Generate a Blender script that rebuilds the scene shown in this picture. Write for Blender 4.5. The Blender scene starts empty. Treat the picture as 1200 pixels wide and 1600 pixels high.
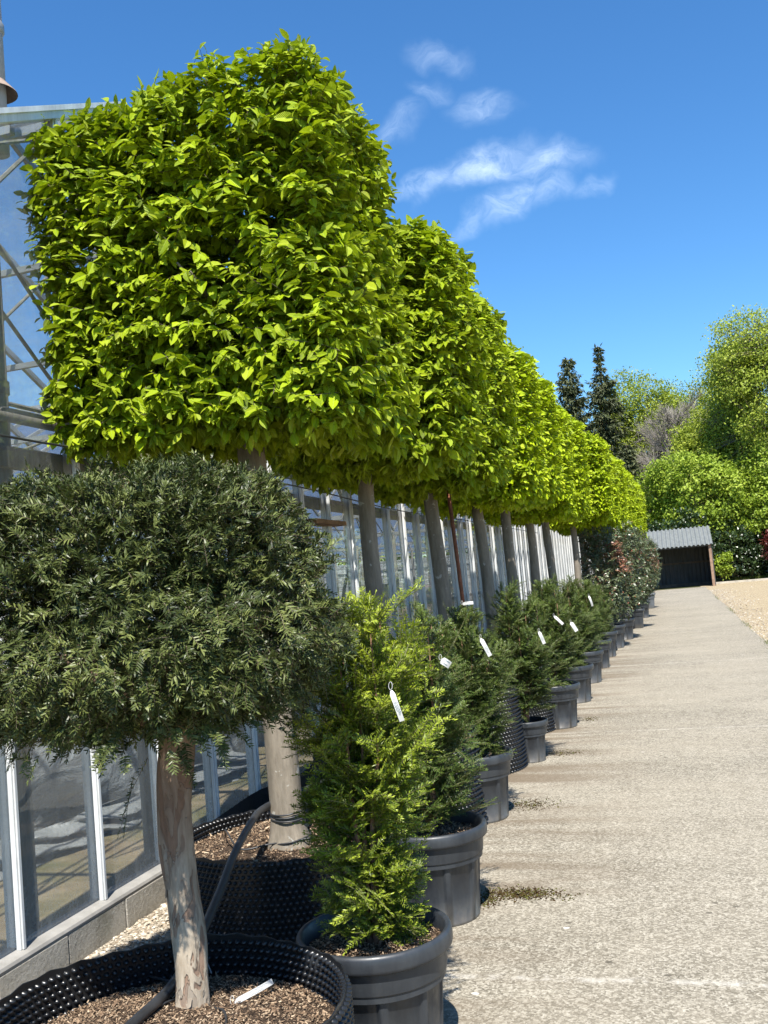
import bpy, math
import numpy as np
from mathutils import Matrix, Vector

sc = bpy.context.scene
col = sc.collection
PI = math.pi

# ------------------------------------------------------------------ helpers
def nrm(a):
    return a / np.maximum(np.linalg.norm(a, axis=-1, keepdims=True), 1e-9)

class Geo:
    """collects pieces of geometry and links them as one mesh object"""
    def __init__(s):
        s.V = []; s.F = {}; s.n = 0; s.tone = []; s.tip = []; s.uv = []
    def add(s, V, F, mat=0, tone=0.5, tip=0.0, uv=None):
        V = np.asarray(V, float).reshape(-1, 3); m = len(V)
        if not isinstance(F, (list, tuple)): F = [F]
        for f in F:
            f = np.asarray(f, int)
            if f.size == 0: continue
            s.F.setdefault(f.shape[1], []).append((f + s.n, np.full(len(f), mat)))
        s.V.append(V)
        s.tone.append(np.broadcast_to(np.asarray(tone, float), (m,)))
        s.tip.append(np.broadcast_to(np.asarray(tip, float), (m,)))
        s.uv.append(np.zeros((m, 2)) if uv is None else np.asarray(uv, float).reshape(-1, 2))
        s.n += m
    def mesh(s, name, mats, smooth=False):
        me = bpy.data.meshes.new(name)
        V = np.concatenate(s.V); me.vertices.add(len(V)); me.vertices.foreach_set('co', V.ravel())
        idx = []; start = []; mi = []; p = 0
        for k, L in s.F.items():
            f = np.concatenate([a for a, b in L]); mi.append(np.concatenate([b for a, b in L]))
            idx.append(f.ravel()); start.append(p + np.arange(len(f)) * k); p += f.size
        idx = np.concatenate(idx); start = np.concatenate(start); mi = np.concatenate(mi)
        me.loops.add(len(idx)); me.loops.foreach_set('vertex_index', idx.astype(np.int32))
        me.polygons.add(len(start)); me.polygons.foreach_set('loop_start', start.astype(np.int32))
        me.polygons.foreach_set('material_index', mi.astype(np.int32))
        me.polygons.foreach_set('use_smooth', np.full(len(start), smooth))
        for nm, arr in (('tone', s.tone), ('tip', s.tip)):
            a = me.attributes.new(nm, 'FLOAT', 'POINT'); a.data.foreach_set('value', np.concatenate(arr).astype(np.float32))
        uv = np.concatenate(s.uv)
        if np.any(uv):
            l = me.uv_layers.new(name='UVMap'); l.data.foreach_set('uv', uv[idx].astype(np.float32).ravel())
        for m in mats: me.materials.append(m)
        me.update(calc_edges=True)
        return me
    def build(s, name, mats, parent=None, smooth=False, loc=(0, 0, 0)):
        if not isinstance(mats, (list, tuple)): mats = [mats]
        return link(name, s.mesh(name, mats, smooth), parent, loc)

def link(name, me, parent=None, loc=(0, 0, 0), rz=0.0, scale=None):
    o = bpy.data.objects.new(name, me); col.objects.link(o)
    o.location = loc; o.rotation_euler = (0, 0, rz)
    if scale is not None: o.scale = scale
    if parent is not None: o.parent = parent
    return o

def tag(o, label=None, cat=None, group=None, kind=None):
    if label: o['label'] = label
    if cat: o['category'] = cat
    if group: o['group'] = group
    if kind: o['kind'] = kind
    return o

def thing(name, label, cat, loc=(0, 0, 0), rz=0.0, group=None):
    o = bpy.data.objects.new(name, None); col.objects.link(o)
    o.location = loc; o.rotation_euler = (0, 0, rz); o.empty_display_size = 0.2
    return tag(o, label, cat, group)

BOXF = np.array([[0, 3, 2, 1], [4, 5, 6, 7], [0, 1, 5, 4], [1, 2, 6, 5], [2, 3, 7, 6], [3, 0, 4, 7]])
def box(g, x0, x1, y0, y1, z0, z1, mat=0, tone=0.5):
    V = [(x0, y0, z0), (x1, y0, z0), (x1, y1, z0), (x0, y1, z0), (x0, y0, z1), (x1, y0, z1), (x1, y1, z1), (x0, y1, z1)]
    g.add(V, BOXF, mat, tone)

def bevbox(g, x0, x1, y0, y1, z0, z1, b, mat=0, tone=0.5):
    """box with bevelled edges"""
    V = []; rings = [(z0, b), (z0 + b, 0), (z1 - b, 0), (z1, b)]
    for z, i in rings:
        V += [(x0 + i + b * (i == 0), y0 + i, z), (x1 - i - b * (i == 0), y0 + i, z), (x1 - i, y0 + i + b * (i == 0), z), (x1 - i, y1 - i - b * (i == 0), z),
              (x1 - i - b * (i == 0), y1 - i, z), (x0 + i + b * (i == 0), y1 - i, z), (x0 + i, y1 - i - b * (i == 0), z), (x0 + i, y0 + i + b * (i == 0), z)]
    F = []
    for r in range(3):
        for k in range(8):
            a = r * 8 + k; c = r * 8 + (k + 1) % 8
            F.append((a, c, c + 8, a + 8))
    g.add(V, [np.array(F), np.array([list(range(24, 32))]), np.array([list(range(7, -1, -1))])], mat, tone)

def tube(g, pts, rad, sides=8, mat=0, tone=0.5, tip=0.0, cap=True, lump=None):
    P = np.asarray(pts, float); n = len(P)
    rad = np.broadcast_to(np.asarray(rad, float), (n,))
    T = nrm(np.gradient(P, axis=0))
    ref = np.array([1.0, 0.13, 0.07]) if abs(T[0, 0]) < 0.8 else np.array([0.1, 0.2, 1.0])
    X = np.zeros((n, 3)); x = ref
    for i in range(n):
        x = x - T[i] * np.dot(x, T[i]); x = x / np.linalg.norm(x); X[i] = x
    Y = np.cross(T, X)
    a = np.arange(sides) * 2 * PI / sides
    R = rad[:, None] * np.ones(sides)
    if lump is not None: R = R * lump(n, a)
    V = P[:, None] + R[..., None] * (np.cos(a)[None, :, None] * X[:, None] + np.sin(a)[None, :, None] * Y[:, None])
    i = np.arange(n - 1)[:, None] * sides; k = np.arange(sides)[None]; k2 = (k + 1) % sides
    F = np.stack([i + k, i + k2, i + sides + k2, i + sides + k], -1).reshape(-1, 4)
    L = [F]
    if cap:
        L.append(np.array([list(range(sides - 1, -1, -1))])); L.append(np.array([[(n - 1) * sides + j for j in range(sides)]]))
    g.add(V.reshape(-1, 3), L, mat, tone, tip)

def smooth_path(pts, n):
    """Catmull-Rom through the points"""
    P = np.asarray(pts, float); P = np.vstack([2 * P[0] - P[1], P, 2 * P[-1] - P[-2]])
    out = []; m = len(P) - 3
    for t in np.linspace(0, m - 1e-6, n):
        i = int(t); u = t - i; a, b, c, d = P[i:i + 4]
        out.append(0.5 * ((2 * b) + (-a + c) * u + (2 * a - 5 * b + 4 * c - d) * u * u + (-a + 3 * b - 3 * c + d) * u ** 3))
    return np.array(out)

def prisms(g, A, B, ra, rb, mat=0, tone=0.4, tip=0.0):
    """many thin three-sided twigs at once"""
    n = len(A); D = nrm(B - A); ref = np.where(np.abs(D[:, 2:3]) < 0.9, [[0, 0, 1.0]], [[1.0, 0, 0]])
    X = nrm(np.cross(D, ref)); Y = np.cross(D, X)
    a = np.arange(3) * 2 * PI / 3
    off = np.cos(a)[None, :, None] * X[:, None] + np.sin(a)[None, :, None] * Y[:, None]
    ra = np.broadcast_to(np.asarray(ra, float), (n,)); rb = np.broadcast_to(np.asarray(rb, float), (n,))
    V = np.concatenate([A[:, None] + off * ra[:, None, None], B[:, None] + off * rb[:, None, None]], 1)
    f = np.array([[0, 1, 4, 3], [1, 2, 5, 4], [2, 0, 3, 5]])
    F = (np.arange(n)[:, None, None] * 6 + f[None]).reshape(-1, 4)
    g.add(V.reshape(-1, 3), F, mat, np.repeat(tone, 6) if np.ndim(tone) else tone, tip)

def lathe(g, prof, seg, mat=0, tone=0.5, rfun=None):
    P = np.asarray(prof, float); n = len(P); a = np.arange(seg) * 2 * PI / seg
    R = np.repeat(P[:, :1], seg, 1); Z = np.repeat(P[:, 1:2], seg, 1)
    if rfun is not None: R = rfun(R, Z, a[None])
    V = np.stack([R * np.cos(a), R * np.sin(a), Z], -1)
    i = np.arange(n - 1)[:, None] * seg; k = np.arange(seg)[None]; k2 = (k + 1) % seg
    F = np.stack([i + k, i + k2, i + seg + k2, i + seg + k], -1).reshape(-1, 4)
    g.add(V.reshape(-1, 3), F, mat, tone)

def stamp(g, T, F, O, M, mat=0, tone=0.5, tip=0.0, uv=None):
    """template verts T (k,3) at origins O (n,3) with frames M (n,3,3: scaled rows)"""
    n = len(O); k = len(T)
    V = O[:, None] + np.einsum('ki,nij->nkj', T, M)
    Fs = []
    for f in F:
        f = np.asarray(f); Fs.append((np.arange(n)[:, None, None] * k + f[None]).reshape(-1, f.shape[1]))
    tone = np.repeat(np.broadcast_to(np.asarray(tone, float), (n,)), k)
    tip = np.asarray(tip, float)
    tip = np.repeat(np.broadcast_to(tip, (n,)), k) if tip.ndim < 2 else tip.ravel()
    g.add(V.reshape(-1, 3), Fs, mat, tone, tip, None if uv is None else np.tile(uv, (n, 1)))

def frames(Y, N, ly, lx, lz=None):
    """rows: x (width), y (length), z (normal)"""
    Y = nrm(Y); X = nrm(np.cross(Y, N)); Z = np.cross(X, Y)
    ly = np.asarray(ly, float); lx = np.asarray(lx, float); lz = ly if lz is None else lz
    return np.stack([X * lx[:, None], Y * ly[:, None], Z * np.asarray(lz)[:, None]], 1)

# ------------------------------------------------------------------ node materials
class NT:
    def __init__(s, tree):
        s.t = tree; s.n = tree.nodes; s.l = tree.links
    def new(s, typ, ins=None, **props):
        nd = s.n.new(typ)
        for k, v in props.items(): setattr(nd, k, v)
        if ins:
            for k, v in ins.items():
                if isinstance(v, bpy.types.NodeSocket): s.l.new(v, nd.inputs[k])
                else: nd.inputs[k].default_value = v
        return nd
    def math(s, op, a, b=0.0, c=None, clamp=False):
        ins = {0: a, 1: b}
        if c is not None: ins[2] = c
        return s.new('ShaderNodeMath', ins, operation=op, use_clamp=clamp).outputs[0]
    def noise(s, vec, scale, detail=4, rough=0.6, dist=0.0):
        return s.new('ShaderNodeTexNoise', {'Vector': vec, 'Scale': scale, 'Detail': detail, 'Roughness': rough, 'Distortion': dist}).outputs['Fac']
    def voro(s, vec, scale, feature='F1', out='Distance', rnd=1.0):
        return s.new('ShaderNodeTexVoronoi', {'Vector': vec, 'Scale': scale, 'Randomness': rnd}, feature=feature).outputs[out]
    def mapping(s, vec, scale=(1, 1, 1), loc=(0, 0, 0), rot=(0, 0, 0), vt='POINT'):
        return s.new('ShaderNodeMapping', {'Vector': vec, 'Scale': scale, 'Location': loc, 'Rotation': rot}, vector_type=vt).outputs[0]
    def ramp(s, fac, stops, interp='LINEAR'):
        nd = s.new('ShaderNodeValToRGB', {'Fac': fac}); cr = nd.color_ramp; cr.interpolation = interp
        while len(cr.elements) < len(stops): cr.elements.new(0.5)
        for e, (p, c) in zip(cr.elements, stops):
            e.position = p; e.color = (c, c, c, 1) if isinstance(c, (int, float)) else (*c, 1)
        return nd.outputs['Color']
    def mix(s, fac, a, b, blend='MIX'):
        nd = s.new('ShaderNodeMix', data_type='RGBA', blend_type=blend)
        for i, v in ((0, fac), (6, a), (7, b)):
            if isinstance(v, bpy.types.NodeSocket): s.l.new(v, nd.inputs[i])
            else: nd.inputs[i].default_value = v if i == 0 else ((*v, 1) if len(v) == 3 else v)
        return nd.outputs[2]
    def attr(s, name):
        return s.new('ShaderNodeAttribute', attribute_name=name).outputs['Fac']
    def bump(s, h, strength=0.5, dist=0.01, normal=None):
        ins = {'Height': h, 'Strength': strength, 'Distance': dist}
        if normal is not None: ins['Normal'] = normal
        return s.new('ShaderNodeBump', ins).outputs[0]
    def obj(s):
        return s.new('ShaderNodeTexCoord').outputs['Object']
    def pbsdf(s, color, rough=0.7, spec=0.5, normal=None, metal=0.0):
        ins = {'Roughness': rough, 'Specular IOR Level': spec, 'Metallic': metal}
        if isinstance(color, tuple): color = (*color, 1)
        ins['Base Color'] = color
        if normal is not None: ins['Normal'] = normal
        return s.new('ShaderNodeBsdfPrincipled', ins)

def material(name):
    m = bpy.data.materials.new(name); m.use_nodes = True
    m.node_tree.nodes.clear(); t = NT(m.node_tree)
    out = t.new('ShaderNodeOutputMaterial')
    return m, t, out.inputs['Surface']

def mat_leaf(name, ramp, rough=0.42, trans=0.35, trans_col=(0.3, 0.5, 0.02), tipc=None, spec=0.4, veins=False):
    m, t, out = material(name)
    c = t.ramp(t.attr('tone'), ramp)
    if tipc is not None: c = t.mix(t.attr('tip'), c, tipc)
    nor = None
    if veins:
        uv = t.new('ShaderNodeTexCoord').outputs['UV']
        sp = t.new('ShaderNodeSeparateXYZ', {0: uv})
        ax = t.math('ABSOLUTE', sp.outputs[0])
        ph = t.math('SUBTRACT', sp.outputs[1], t.math('MULTIPLY', ax, 0.9))
        w = t.math('SINE', t.math('MULTIPLY', ph, 75.0))
        mid = t.math('LESS_THAN', ax, 0.018)
        nor = t.bump(w, 0.55, 0.0022)
        c = t.mix(t.math('MULTIPLY', mid, 0.45), c, (0.42, 0.5, 0.12))
        c = t.mix(t.math('MULTIPLY', t.math('GREATER_THAN', w, 0.72), 0.22), c, (0.05, 0.12, 0.01))
    p = t.pbsdf(c, rough, spec, nor)
    tc = t.mix(0.6, c, trans_col)
    ins = {'Color': tc}
    if nor is not None: ins['Normal'] = nor
    tr = t.new('ShaderNodeBsdfTranslucent', ins)
    mx = t.new('ShaderNodeMixShader', {0: trans, 1: p.outputs[0], 2: tr.outputs[0]})
    t.l.new(mx.outputs[0], out); return m

def mat_simple(name, color, rough=0.6, spec=0.5, metal=0.0, var=0.15, scale=30, bump=0.0, bdist=0.002):
    m, t, out = material(name)
    o = t.obj(); n = t.noise(o, scale, 5)
    a = tuple(max(0, x * (1 - var)) for x in color); b = tuple(min(1, x * (1 + var)) for x in color)
    c = t.ramp(n, [(0.3, a), (0.7, b)])
    nor = t.bump(t.noise(o, scale * 4, 4), bump, bdist) if bump else None
    p = t.pbsdf(c, rough, spec, nor, metal); t.l.new(p.outputs[0], out); return m

M = {}
M['hornbeam_leaf'] = mat_leaf('hornbeam_leaf', [(0.0, (0.12, 0.175, 0.004)), (0.5, (0.305, 0.41, 0.005)), (1.0, (0.48, 0.60, 0.010))],
                              0.48, 0.27, (0.42, 0.55, 0.01), (0.46, 0.53, 0.03), 0.28, True)
M['hornbeam_leaf_far'] = mat_leaf('hornbeam_leaf_far', [(0.0, (0.13, 0.185, 0.004)), (0.5, (0.32, 0.42, 0.005)), (1.0, (0.49, 0.61, 0.010))],
                                  0.50, 0.27, (0.42, 0.55, 0.01), (0.46, 0.53, 0.03), 0.25)
M['yew_dark'] = mat_leaf('yew_dark', [(0.0, (0.020, 0.029, 0.008)), (0.55, (0.060, 0.078, 0.020)), (1.0, (0.150, 0.172, 0.048))],
                         0.42, 0.05, (0.12, 0.18, 0.02), (0.27, 0.19, 0.11), 0.3)
M['yew_bright'] = mat_leaf('yew_bright', [(0.0, (0.034, 0.057, 0.007)), (0.5, (0.135, 0.185, 0.012)), (1.0, (0.31, 0.37, 0.02))],
                           0.40, 0.22, (0.22, 0.38, 0.02), (0.46, 0.53, 0.055), 0.4)
M['yew_mid'] = mat_leaf('yew_mid', [(0.0, (0.022, 0.042, 0.008)), (0.5, (0.052, 0.088, 0.014)), (1.0, (0.115, 0.160, 0.026))],
                        0.42, 0.15, (0.16, 0.28, 0.02), (0.19, 0.26, 0.04), 0.4)
M['lime_leaf'] = mat_leaf('lime_leaf', [(0.0, (0.13, 0.20, 0.014)), (0.5, (0.26, 0.345, 0.03)), (1.0, (0.40, 0.48, 0.07))], 0.5, 0.32, (0.26, 0.4, 0.03), None, 0.3)
M['willow_leaf'] = mat_leaf('willow_leaf', [(0.0, (0.14, 0.19, 0.018)), (0.5, (0.28, 0.34, 0.036)), (1.0, (0.40, 0.45, 0.06))], 0.5, 0.32, (0.24, 0.36, 0.02), None, 0.3)
M['conifer_leaf'] = mat_leaf('conifer_leaf', [(0.0, (0.045, 0.055, 0.025)), (0.6, (0.090, 0.105, 0.046)), (1.0, (0.15, 0.16, 0.07))], 0.6, 0.1, (0.1, 0.14, 0.03), None, 0.3)
M['laurel_leaf'] = mat_leaf('laurel_leaf', [(0.0, (0.014, 0.030, 0.010)), (0.6, (0.028, 0.050, 0.014)), (1.0, (0.055, 0.085, 0.022))], 0.35, 0.12, (0.1, 0.18, 0.02), None, 0.5)
M['photinia_leaf'] = mat_leaf('photinia_leaf', [(0.0, (0.040, 0.060, 0.022)), (0.6, (0.10, 0.128, 0.055)), (1.0, (0.18, 0.21, 0.10))], 0.32, 0.12, (0.12, 0.18, 0.03), (0.26, 0.085, 0.05), 0.6)
M['red_leaf'] = mat_leaf('red_leaf', [(0.0, (0.06, 0.012, 0.012)), (0.6, (0.13, 0.028, 0.022)), (1.0, (0.2, 0.06, 0.04))], 0.45, 0.25, (0.3, 0.05, 0.03), None, 0.4)
M['grass_blade'] = mat_leaf('grass_blade', [(0.0, (0.05, 0.08, 0.015)), (0.6, (0.09, 0.13, 0.022)), (1.0, (0.16, 0.17, 0.05))], 0.6, 0.3, (0.2, 0.3, 0.03), None, 0.3)
M['twig'] = mat_simple('twig', (0.11, 0.085, 0.06), 0.8, 0.2, var=0.3)
M['young_stem'] = mat_simple('young_stem', (0.115, 0.115, 0.045), 0.7, 0.3, var=0.3)
M['yew_stem'] = mat_simple('yew_stem', (0.24, 0.13, 0.085), 0.75, 0.2, var=0.35, scale=60, bump=0.4)
M['grey_twig'] = mat_simple('grey_twig', (0.25, 0.225, 0.195), 0.85, 0.2, var=0.25, scale=3)
M['tree_bark'] = mat_simple('tree_bark', (0.13, 0.105, 0.08), 0.9, 0.2, var=0.35, scale=4, bump=0.8, bdist=0.03)
M['black_sleeve'] = mat_simple('black_sleeve', (0.012, 0.0125, 0.0135), 0.30, 0.5, var=0.3, scale=8)
M['pipe'] = mat_simple('pipe', (0.028, 0.029, 0.031), 0.42, 0.5, var=0.3, scale=14, bump=0.1)
M['membrane'] = mat_simple('membrane', (0.018, 0.019, 0.021), 0.5, 0.4, var=0.4, scale=5, bump=0.5, bdist=0.01)
M['label_white'] = mat_simple('label_white', (0.5, 0.5, 0.485), 0.45, 0.5, var=0.04)
M['ink'] = mat_simple('ink', (0.03, 0.10, 0.12), 0.6, 0.3, var=0.1)
M['rust'] = mat_simple('rust', (0.20, 0.075, 0.04), 0.85, 0.2, var=0.4, scale=25, bump=0.4)
M['timber'] = mat_simple('timber', (0.27, 0.175, 0.12), 0.8, 0.25, var=0.3, scale=9, bump=0.3)
M['ledge_wood'] = mat_simple('ledge_wood', (0.20, 0.115, 0.06), 0.8, 0.25, var=0.4, scale=14, bump=0.3)
M['moss'] = mat_leaf('moss', [(0.0, (0.03, 0.016, 0.008)), (0.6, (0.06, 0.038, 0.014)), (1.0, (0.09, 0.10, 0.02))], 0.9, 0.0, (0.1, 0.1, 0.02), None, 0.1)

def _pot(name, c0, c1, rough=0.42):
    m, t, out = material(name); o = t.obj()
    dust = t.noise(t.mapping(o, (1, 1, 0.35)), 7, 6, 0.7)
    c = t.ramp(dust, [(0.35, c0), (0.72, c1)])
    scr = t.noise(t.mapping(o, (3, 3, 60)), 5, 3, 0.6)
    c = t.mix(t.math('MULTIPLY', t.math('GREATER_THAN', scr, 0.73), 0.25), c, tuple(x * 2.2 for x in c1))
    sp = t.new('ShaderNodeSeparateXYZ', {0: o})
    low = t.math('MULTIPLY', t.ramp(sp.outputs[2], [(0.0, 1.0), (0.13, 0.0)]), t.noise(o, 22, 5))
    c = t.mix(t.math('MULTIPLY', low, 0.9), c, (0.16, 0.14, 0.11))
    r = t.ramp(t.noise(o, 18, 4), [(0.3, rough - 0.1), (0.7, rough + 0.16)])
    p = t.pbsdf(c, r, 0.45, t.bump(t.noise(o, 260, 2), 0.12, 0.0006)); t.l.new(p.outputs[0], out); return m
M['pot'] = _pot('pot', (0.017, 0.020, 0.025), (0.048, 0.053, 0.058))
M['pot_grey'] = _pot('pot_grey', (0.085, 0.095, 0.105), (0.13, 0.14, 0.15), 0.55)

def _soil():
    m, t, out = material('soil'); o = t.obj()
    n = t.noise(o, 60, 6, 0.75); v = t.voro(o, 95)
    c = t.ramp(n, [(0.3, (0.018, 0.013, 0.010)), (0.55, (0.07, 0.048, 0.033)), (0.8, (0.16, 0.11, 0.07))])
    p = t.pbsdf(c, 0.95, 0.15, t.bump(t.math('ADD', n, v), 1.0, 0.01)); t.l.new(p.outputs[0], out); return m
M['soil'] = _soil()
def _chip():
    m, t, out = material('bark_chip')
    c = t.ramp(t.attr('tone'), [(0.0, (0.04, 0.028, 0.020)), (0.35, (0.16, 0.105, 0.066)), (0.7, (0.32, 0.225, 0.145)), (1.0, (0.50, 0.40, 0.28))])
    p = t.pbsdf(c, 0.9, 0.2); t.l.new(p.outputs[0], out); return m
M['chip'] = _chip()

def _yew_bark():
    m, t, out = material('yew_bark'); o = t.obj()
    pl = t.noise(t.mapping(o, (11, 11, 3.4)), 1.6, 3, 0.5, 0.9); n = t.noise(t.mapping(o, (40, 40, 7)), 1.5, 6, 0.72)
    pl2 = t.noise(t.mapping(o, (19, 19, 5.5), (4, 2, 9)), 1.5, 3, 0.5, 0.7)
    c = t.ramp(n, [(0.3, (0.27, 0.215, 0.155)), (0.55, (0.41, 0.345, 0.262)), (0.75, (0.51, 0.45, 0.36))])
    red = t.ramp(n, [(0.3, (0.15, 0.07, 0.042)), (0.7, (0.30, 0.165, 0.10))])
    c = t.mix(t.ramp(pl, [(0.56, 0.0), (0.58, 0.65)], 'LINEAR'), c, red)
    c = t.mix(t.ramp(pl2, [(0.58, 0.0), (0.60, 0.55)]), c, (0.20, 0.165, 0.13))
    edge = t.ramp(t.math('ABSOLUTE', t.math('SUBTRACT', pl, 0.57)), [(0.0, 0.6), (0.010, 0.0)])
    c = t.mix(edge, c, (0.07, 0.04, 0.026))
    sp = t.new('ShaderNodeSeparateXYZ', {0: o})
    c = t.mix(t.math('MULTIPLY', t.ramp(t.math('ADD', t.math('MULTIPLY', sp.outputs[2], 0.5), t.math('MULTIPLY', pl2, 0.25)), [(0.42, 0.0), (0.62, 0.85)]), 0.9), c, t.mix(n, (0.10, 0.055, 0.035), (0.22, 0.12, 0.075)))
    h = t.math('ADD', t.math('MULTIPLY', n, 0.5), t.math('ADD', t.ramp(pl, [(0.56, 1.0), (0.58, 0.4)]), t.ramp(pl2, [(0.58, 0.5), (0.60, 0.1)])))
    p = t.pbsdf(c, 0.85, 0.25, t.bump(h, 0.8, 0.006)); t.l.new(p.outputs[0], out); return m
M['yew_bark'] = _yew_bark()
def _horn_bark():
    m, t, out = material('hornbeam_bark'); o = t.obj()
    n = t.noise(t.mapping(o, (14, 14, 3)), 1.6, 7, 0.7); f = t.noise(t.mapping(o, (60, 60, 9)), 1.5, 4, 0.7)
    c = t.ramp(n, [(0.3, (0.14, 0.12, 0.092)), (0.6, (0.245, 0.21, 0.165)), (0.8, (0.33, 0.295, 0.24))])
    c = t.mix(t.math('MULTIPLY', t.math('GREATER_THAN', f, 0.6), 0.35), c, (0.15, 0.125, 0.10))
    l = t.noise(o, 17, 3, 0.5)
    c = t.mix(t.math('MULTIPLY', t.ramp(l, [(0.66, 0.0), (0.7, 1.0)]), 0.6), c, (0.50, 0.50, 0.46))
    p = t.pbsdf(c, 0.8, 0.25, t.bump(t.math('ADD', n, f), 0.5, 0.006)); t.l.new(p.outputs[0], out); return m
M['hornbeam_bark'] = _horn_bark()

def _concrete():
    m, t, out = material('concrete'); o = t.obj()
    big = t.noise(o, 0.55, 5, 0.65); band = t.noise(t.mapping(o, (0.22, 1.9, 1)), 1.0, 6, 0.65, 0.4)
    fine = t.noise(o, 130, 5, 0.85); mid = t.noise(o, 9, 5, 0.7)
    agg = t.voro(o, 105, 'F1', 'Color'); ag = t.new('ShaderNodeSeparateXYZ', {0: agg}).outputs[0]
    f = t.math('ADD', t.math('MULTIPLY', fine, 0.72), t.math('ADD', t.math('MULTIPLY', band, 0.15), t.math('ADD', t.math('MULTIPLY', mid, 0.20), t.math('MULTIPLY', ag, 0.30))))
    c = t.ramp(f, [(0.50, (0.105, 0.092, 0.068)), (0.66, (0.205, 0.181, 0.138)), (0.80, (0.34, 0.308, 0.245)), (0.95, (0.49, 0.452, 0.375))])
    c = t.mix(t.ramp(big, [(0.38, 0.0), (0.62, 0.5)]), c, t.mix(0.5, c, (0.42, 0.37, 0.285)))
    sp = t.new('ShaderNodeSeparateXYZ', {0: o}); X = sp.outputs[0]; Y = sp.outputs[1]
    # damp drainage streaks from the pots and dirt along their feet
    edge = t.ramp(t.math('MULTIPLY', t.math('ADD', X, 1.45), 0.5), [(0.0, 1.0), (0.22, 0.75), (0.62, 0.0)])
    dr = t.noise(t.mapping(o, (0.35, 2.6, 1), (3, 7, 0)), 1.0, 4, 0.6, 0.6)
    c = t.mix(t.math('MULTIPLY', edge, t.ramp(dr, [(0.44, 0.0), (0.62, 0.85)])), c, (0.135, 0.10, 0.065))
    # construction joints
    for y0, x0 in ((3.85, 0.6), (9.4, 3.0), (15.2, 3.0), (21.2, 3.0), (27.4, 3.0)):
        wob = t.math('MULTIPLY', t.math('SUBTRACT', t.noise(o, 3.0, 4), 0.5), 0.09)
        d = t.math('ABSOLUTE', t.math('SUBTRACT', t.math('ADD', Y, wob), y0))
        j = t.math('MULTIPLY', t.ramp(d, [(0.008, 1.0), (0.03, 0.0)]), t.ramp(t.noise(o, 12, 4), [(0.40, 0.0), (0.55, 1.0)]))
        c = t.mix(t.math('MULTIPLY', j, 0.4), c, (0.55, 0.52, 0.46))
    wh = t.voro(t.mapping(o, (2.2, 3.4, 1)), 1.0); 
    c = t.mix(t.math('MULTIPLY', t.math('LESS_THAN', wh, 0.035), 0.8), c, (0.6, 0.57, 0.52))
    dk = t.voro(t.mapping(o, (4.1, 5.4, 1), (5, 2, 0)), 1.0)
    c = t.mix(t.math('MULTIPLY', t.math('LESS_THAN', dk, 0.065), 0.75), c, (0.07, 0.06, 0.045))
    p = t.pbsdf(c, 0.9, 0.2, t.bump(f, 0.6, 0.003)); t.l.new(p.outputs[0], out); return m
M['concrete'] = _concrete()

def _gravel(name, stops, scale=55):
    m, t, out = material(name); o = t.obj()
    colr = t.new('ShaderNodeSeparateXYZ', {0: t.voro(o, scale, 'F1', 'Color')}).outputs[0]; d = t.voro(o, scale)
    big = t.noise(o, 0.8, 5, 0.7)
    c = t.ramp(t.math('ADD', t.math('MULTIPLY', colr, 0.75), t.math('MULTIPLY', big, 0.35)), stops)
    c = t.mix(t.ramp(d, [(0.35, 0.0), (0.75, 0.55)]), c, (0.13, 0.10, 0.07))
    p = t.pbsdf(c, 0.9, 0.2, t.bump(d, 1.0, -0.012)); t.l.new(p.outputs[0], out); return m
M['gravel_yard'] = _gravel('gravel_yard', [(0.1, (0.24, 0.18, 0.105)), (0.5, (0.40, 0.315, 0.19)), (0.95, (0.52, 0.435, 0.29))], 38)
M['gravel_strip'] = _gravel('gravel_strip', [(0.1, (0.20, 0.165, 0.12)), (0.5, (0.38, 0.33, 0.255)), (0.95, (0.55, 0.50, 0.41))], 75)
def _stone():
    m, t, out = material('stone')
    c = t.ramp(t.attr('tone'), [(0.0, (0.22, 0.17, 0.12)), (0.5, (0.40, 0.345, 0.265)), (1.0, (0.58, 0.53, 0.45))])
    p = t.pbsdf(c, 0.85, 0.25); t.l.new(p.outputs[0], out); return m
M['stone'] = _stone()
def _ground():
    m, t, out = material('ground'); o = t.obj()
    n = t.noise(o, 1.3, 8, 0.75); b = t.noise(o, 0.12, 4)
    c = t.ramp(n, [(0.3, (0.045, 0.032, 0.020)), (0.55, (0.105, 0.082, 0.052)), (0.75, (0.19, 0.155, 0.105))])
    c = t.mix(t.ramp(t.math('ADD', b, t.math('MULTIPLY', n, 0.3)), [(0.55, 0.0), (0.75, 0.75)]), c, (0.055, 0.085, 0.018))
    p = t.pbsdf(c, 0.95, 0.15, t.bump(n, 0.8, 0.05)); t.l.new(p.outputs[0], out); return m
M['ground'] = _ground()
def _bed():
    m, t, out = material('glasshouse_soil'); o = t.obj()
    n = t.noise(o, 2.2, 8, 0.7); b = t.noise(t.mapping(o, (0.5, 1.4, 1)), 0.9, 4)
    c = t.ramp(n, [(0.3, (0.15, 0.11, 0.065)), (0.6, (0.30, 0.235, 0.15)), (0.8, (0.40, 0.33, 0.225))])
    c = t.mix(t.ramp(b, [(0.42, 0.0), (0.62, 0.7)]), c, (0.085, 0.095, 0.03))
    p = t.pbsdf(c, 0.95, 0.15, t.bump(n, 0.7, 0.04)); t.l.new(p.outputs[0], out); return m
M['bed'] = _bed()
def _lawn():
    m, t, out = material('lawn'); o = t.obj(); n = t.noise(o, 3, 6, 0.7)
    c = t.ramp(n, [(0.3, (0.05, 0.075, 0.015)), (0.7, (0.11, 0.15, 0.03))])
    p = t.pbsdf(c, 0.9, 0.2, t.bump(n, 0.8, 0.03)); t.l.new(p.outputs[0], out); return m
M['lawn'] = _lawn()
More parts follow.
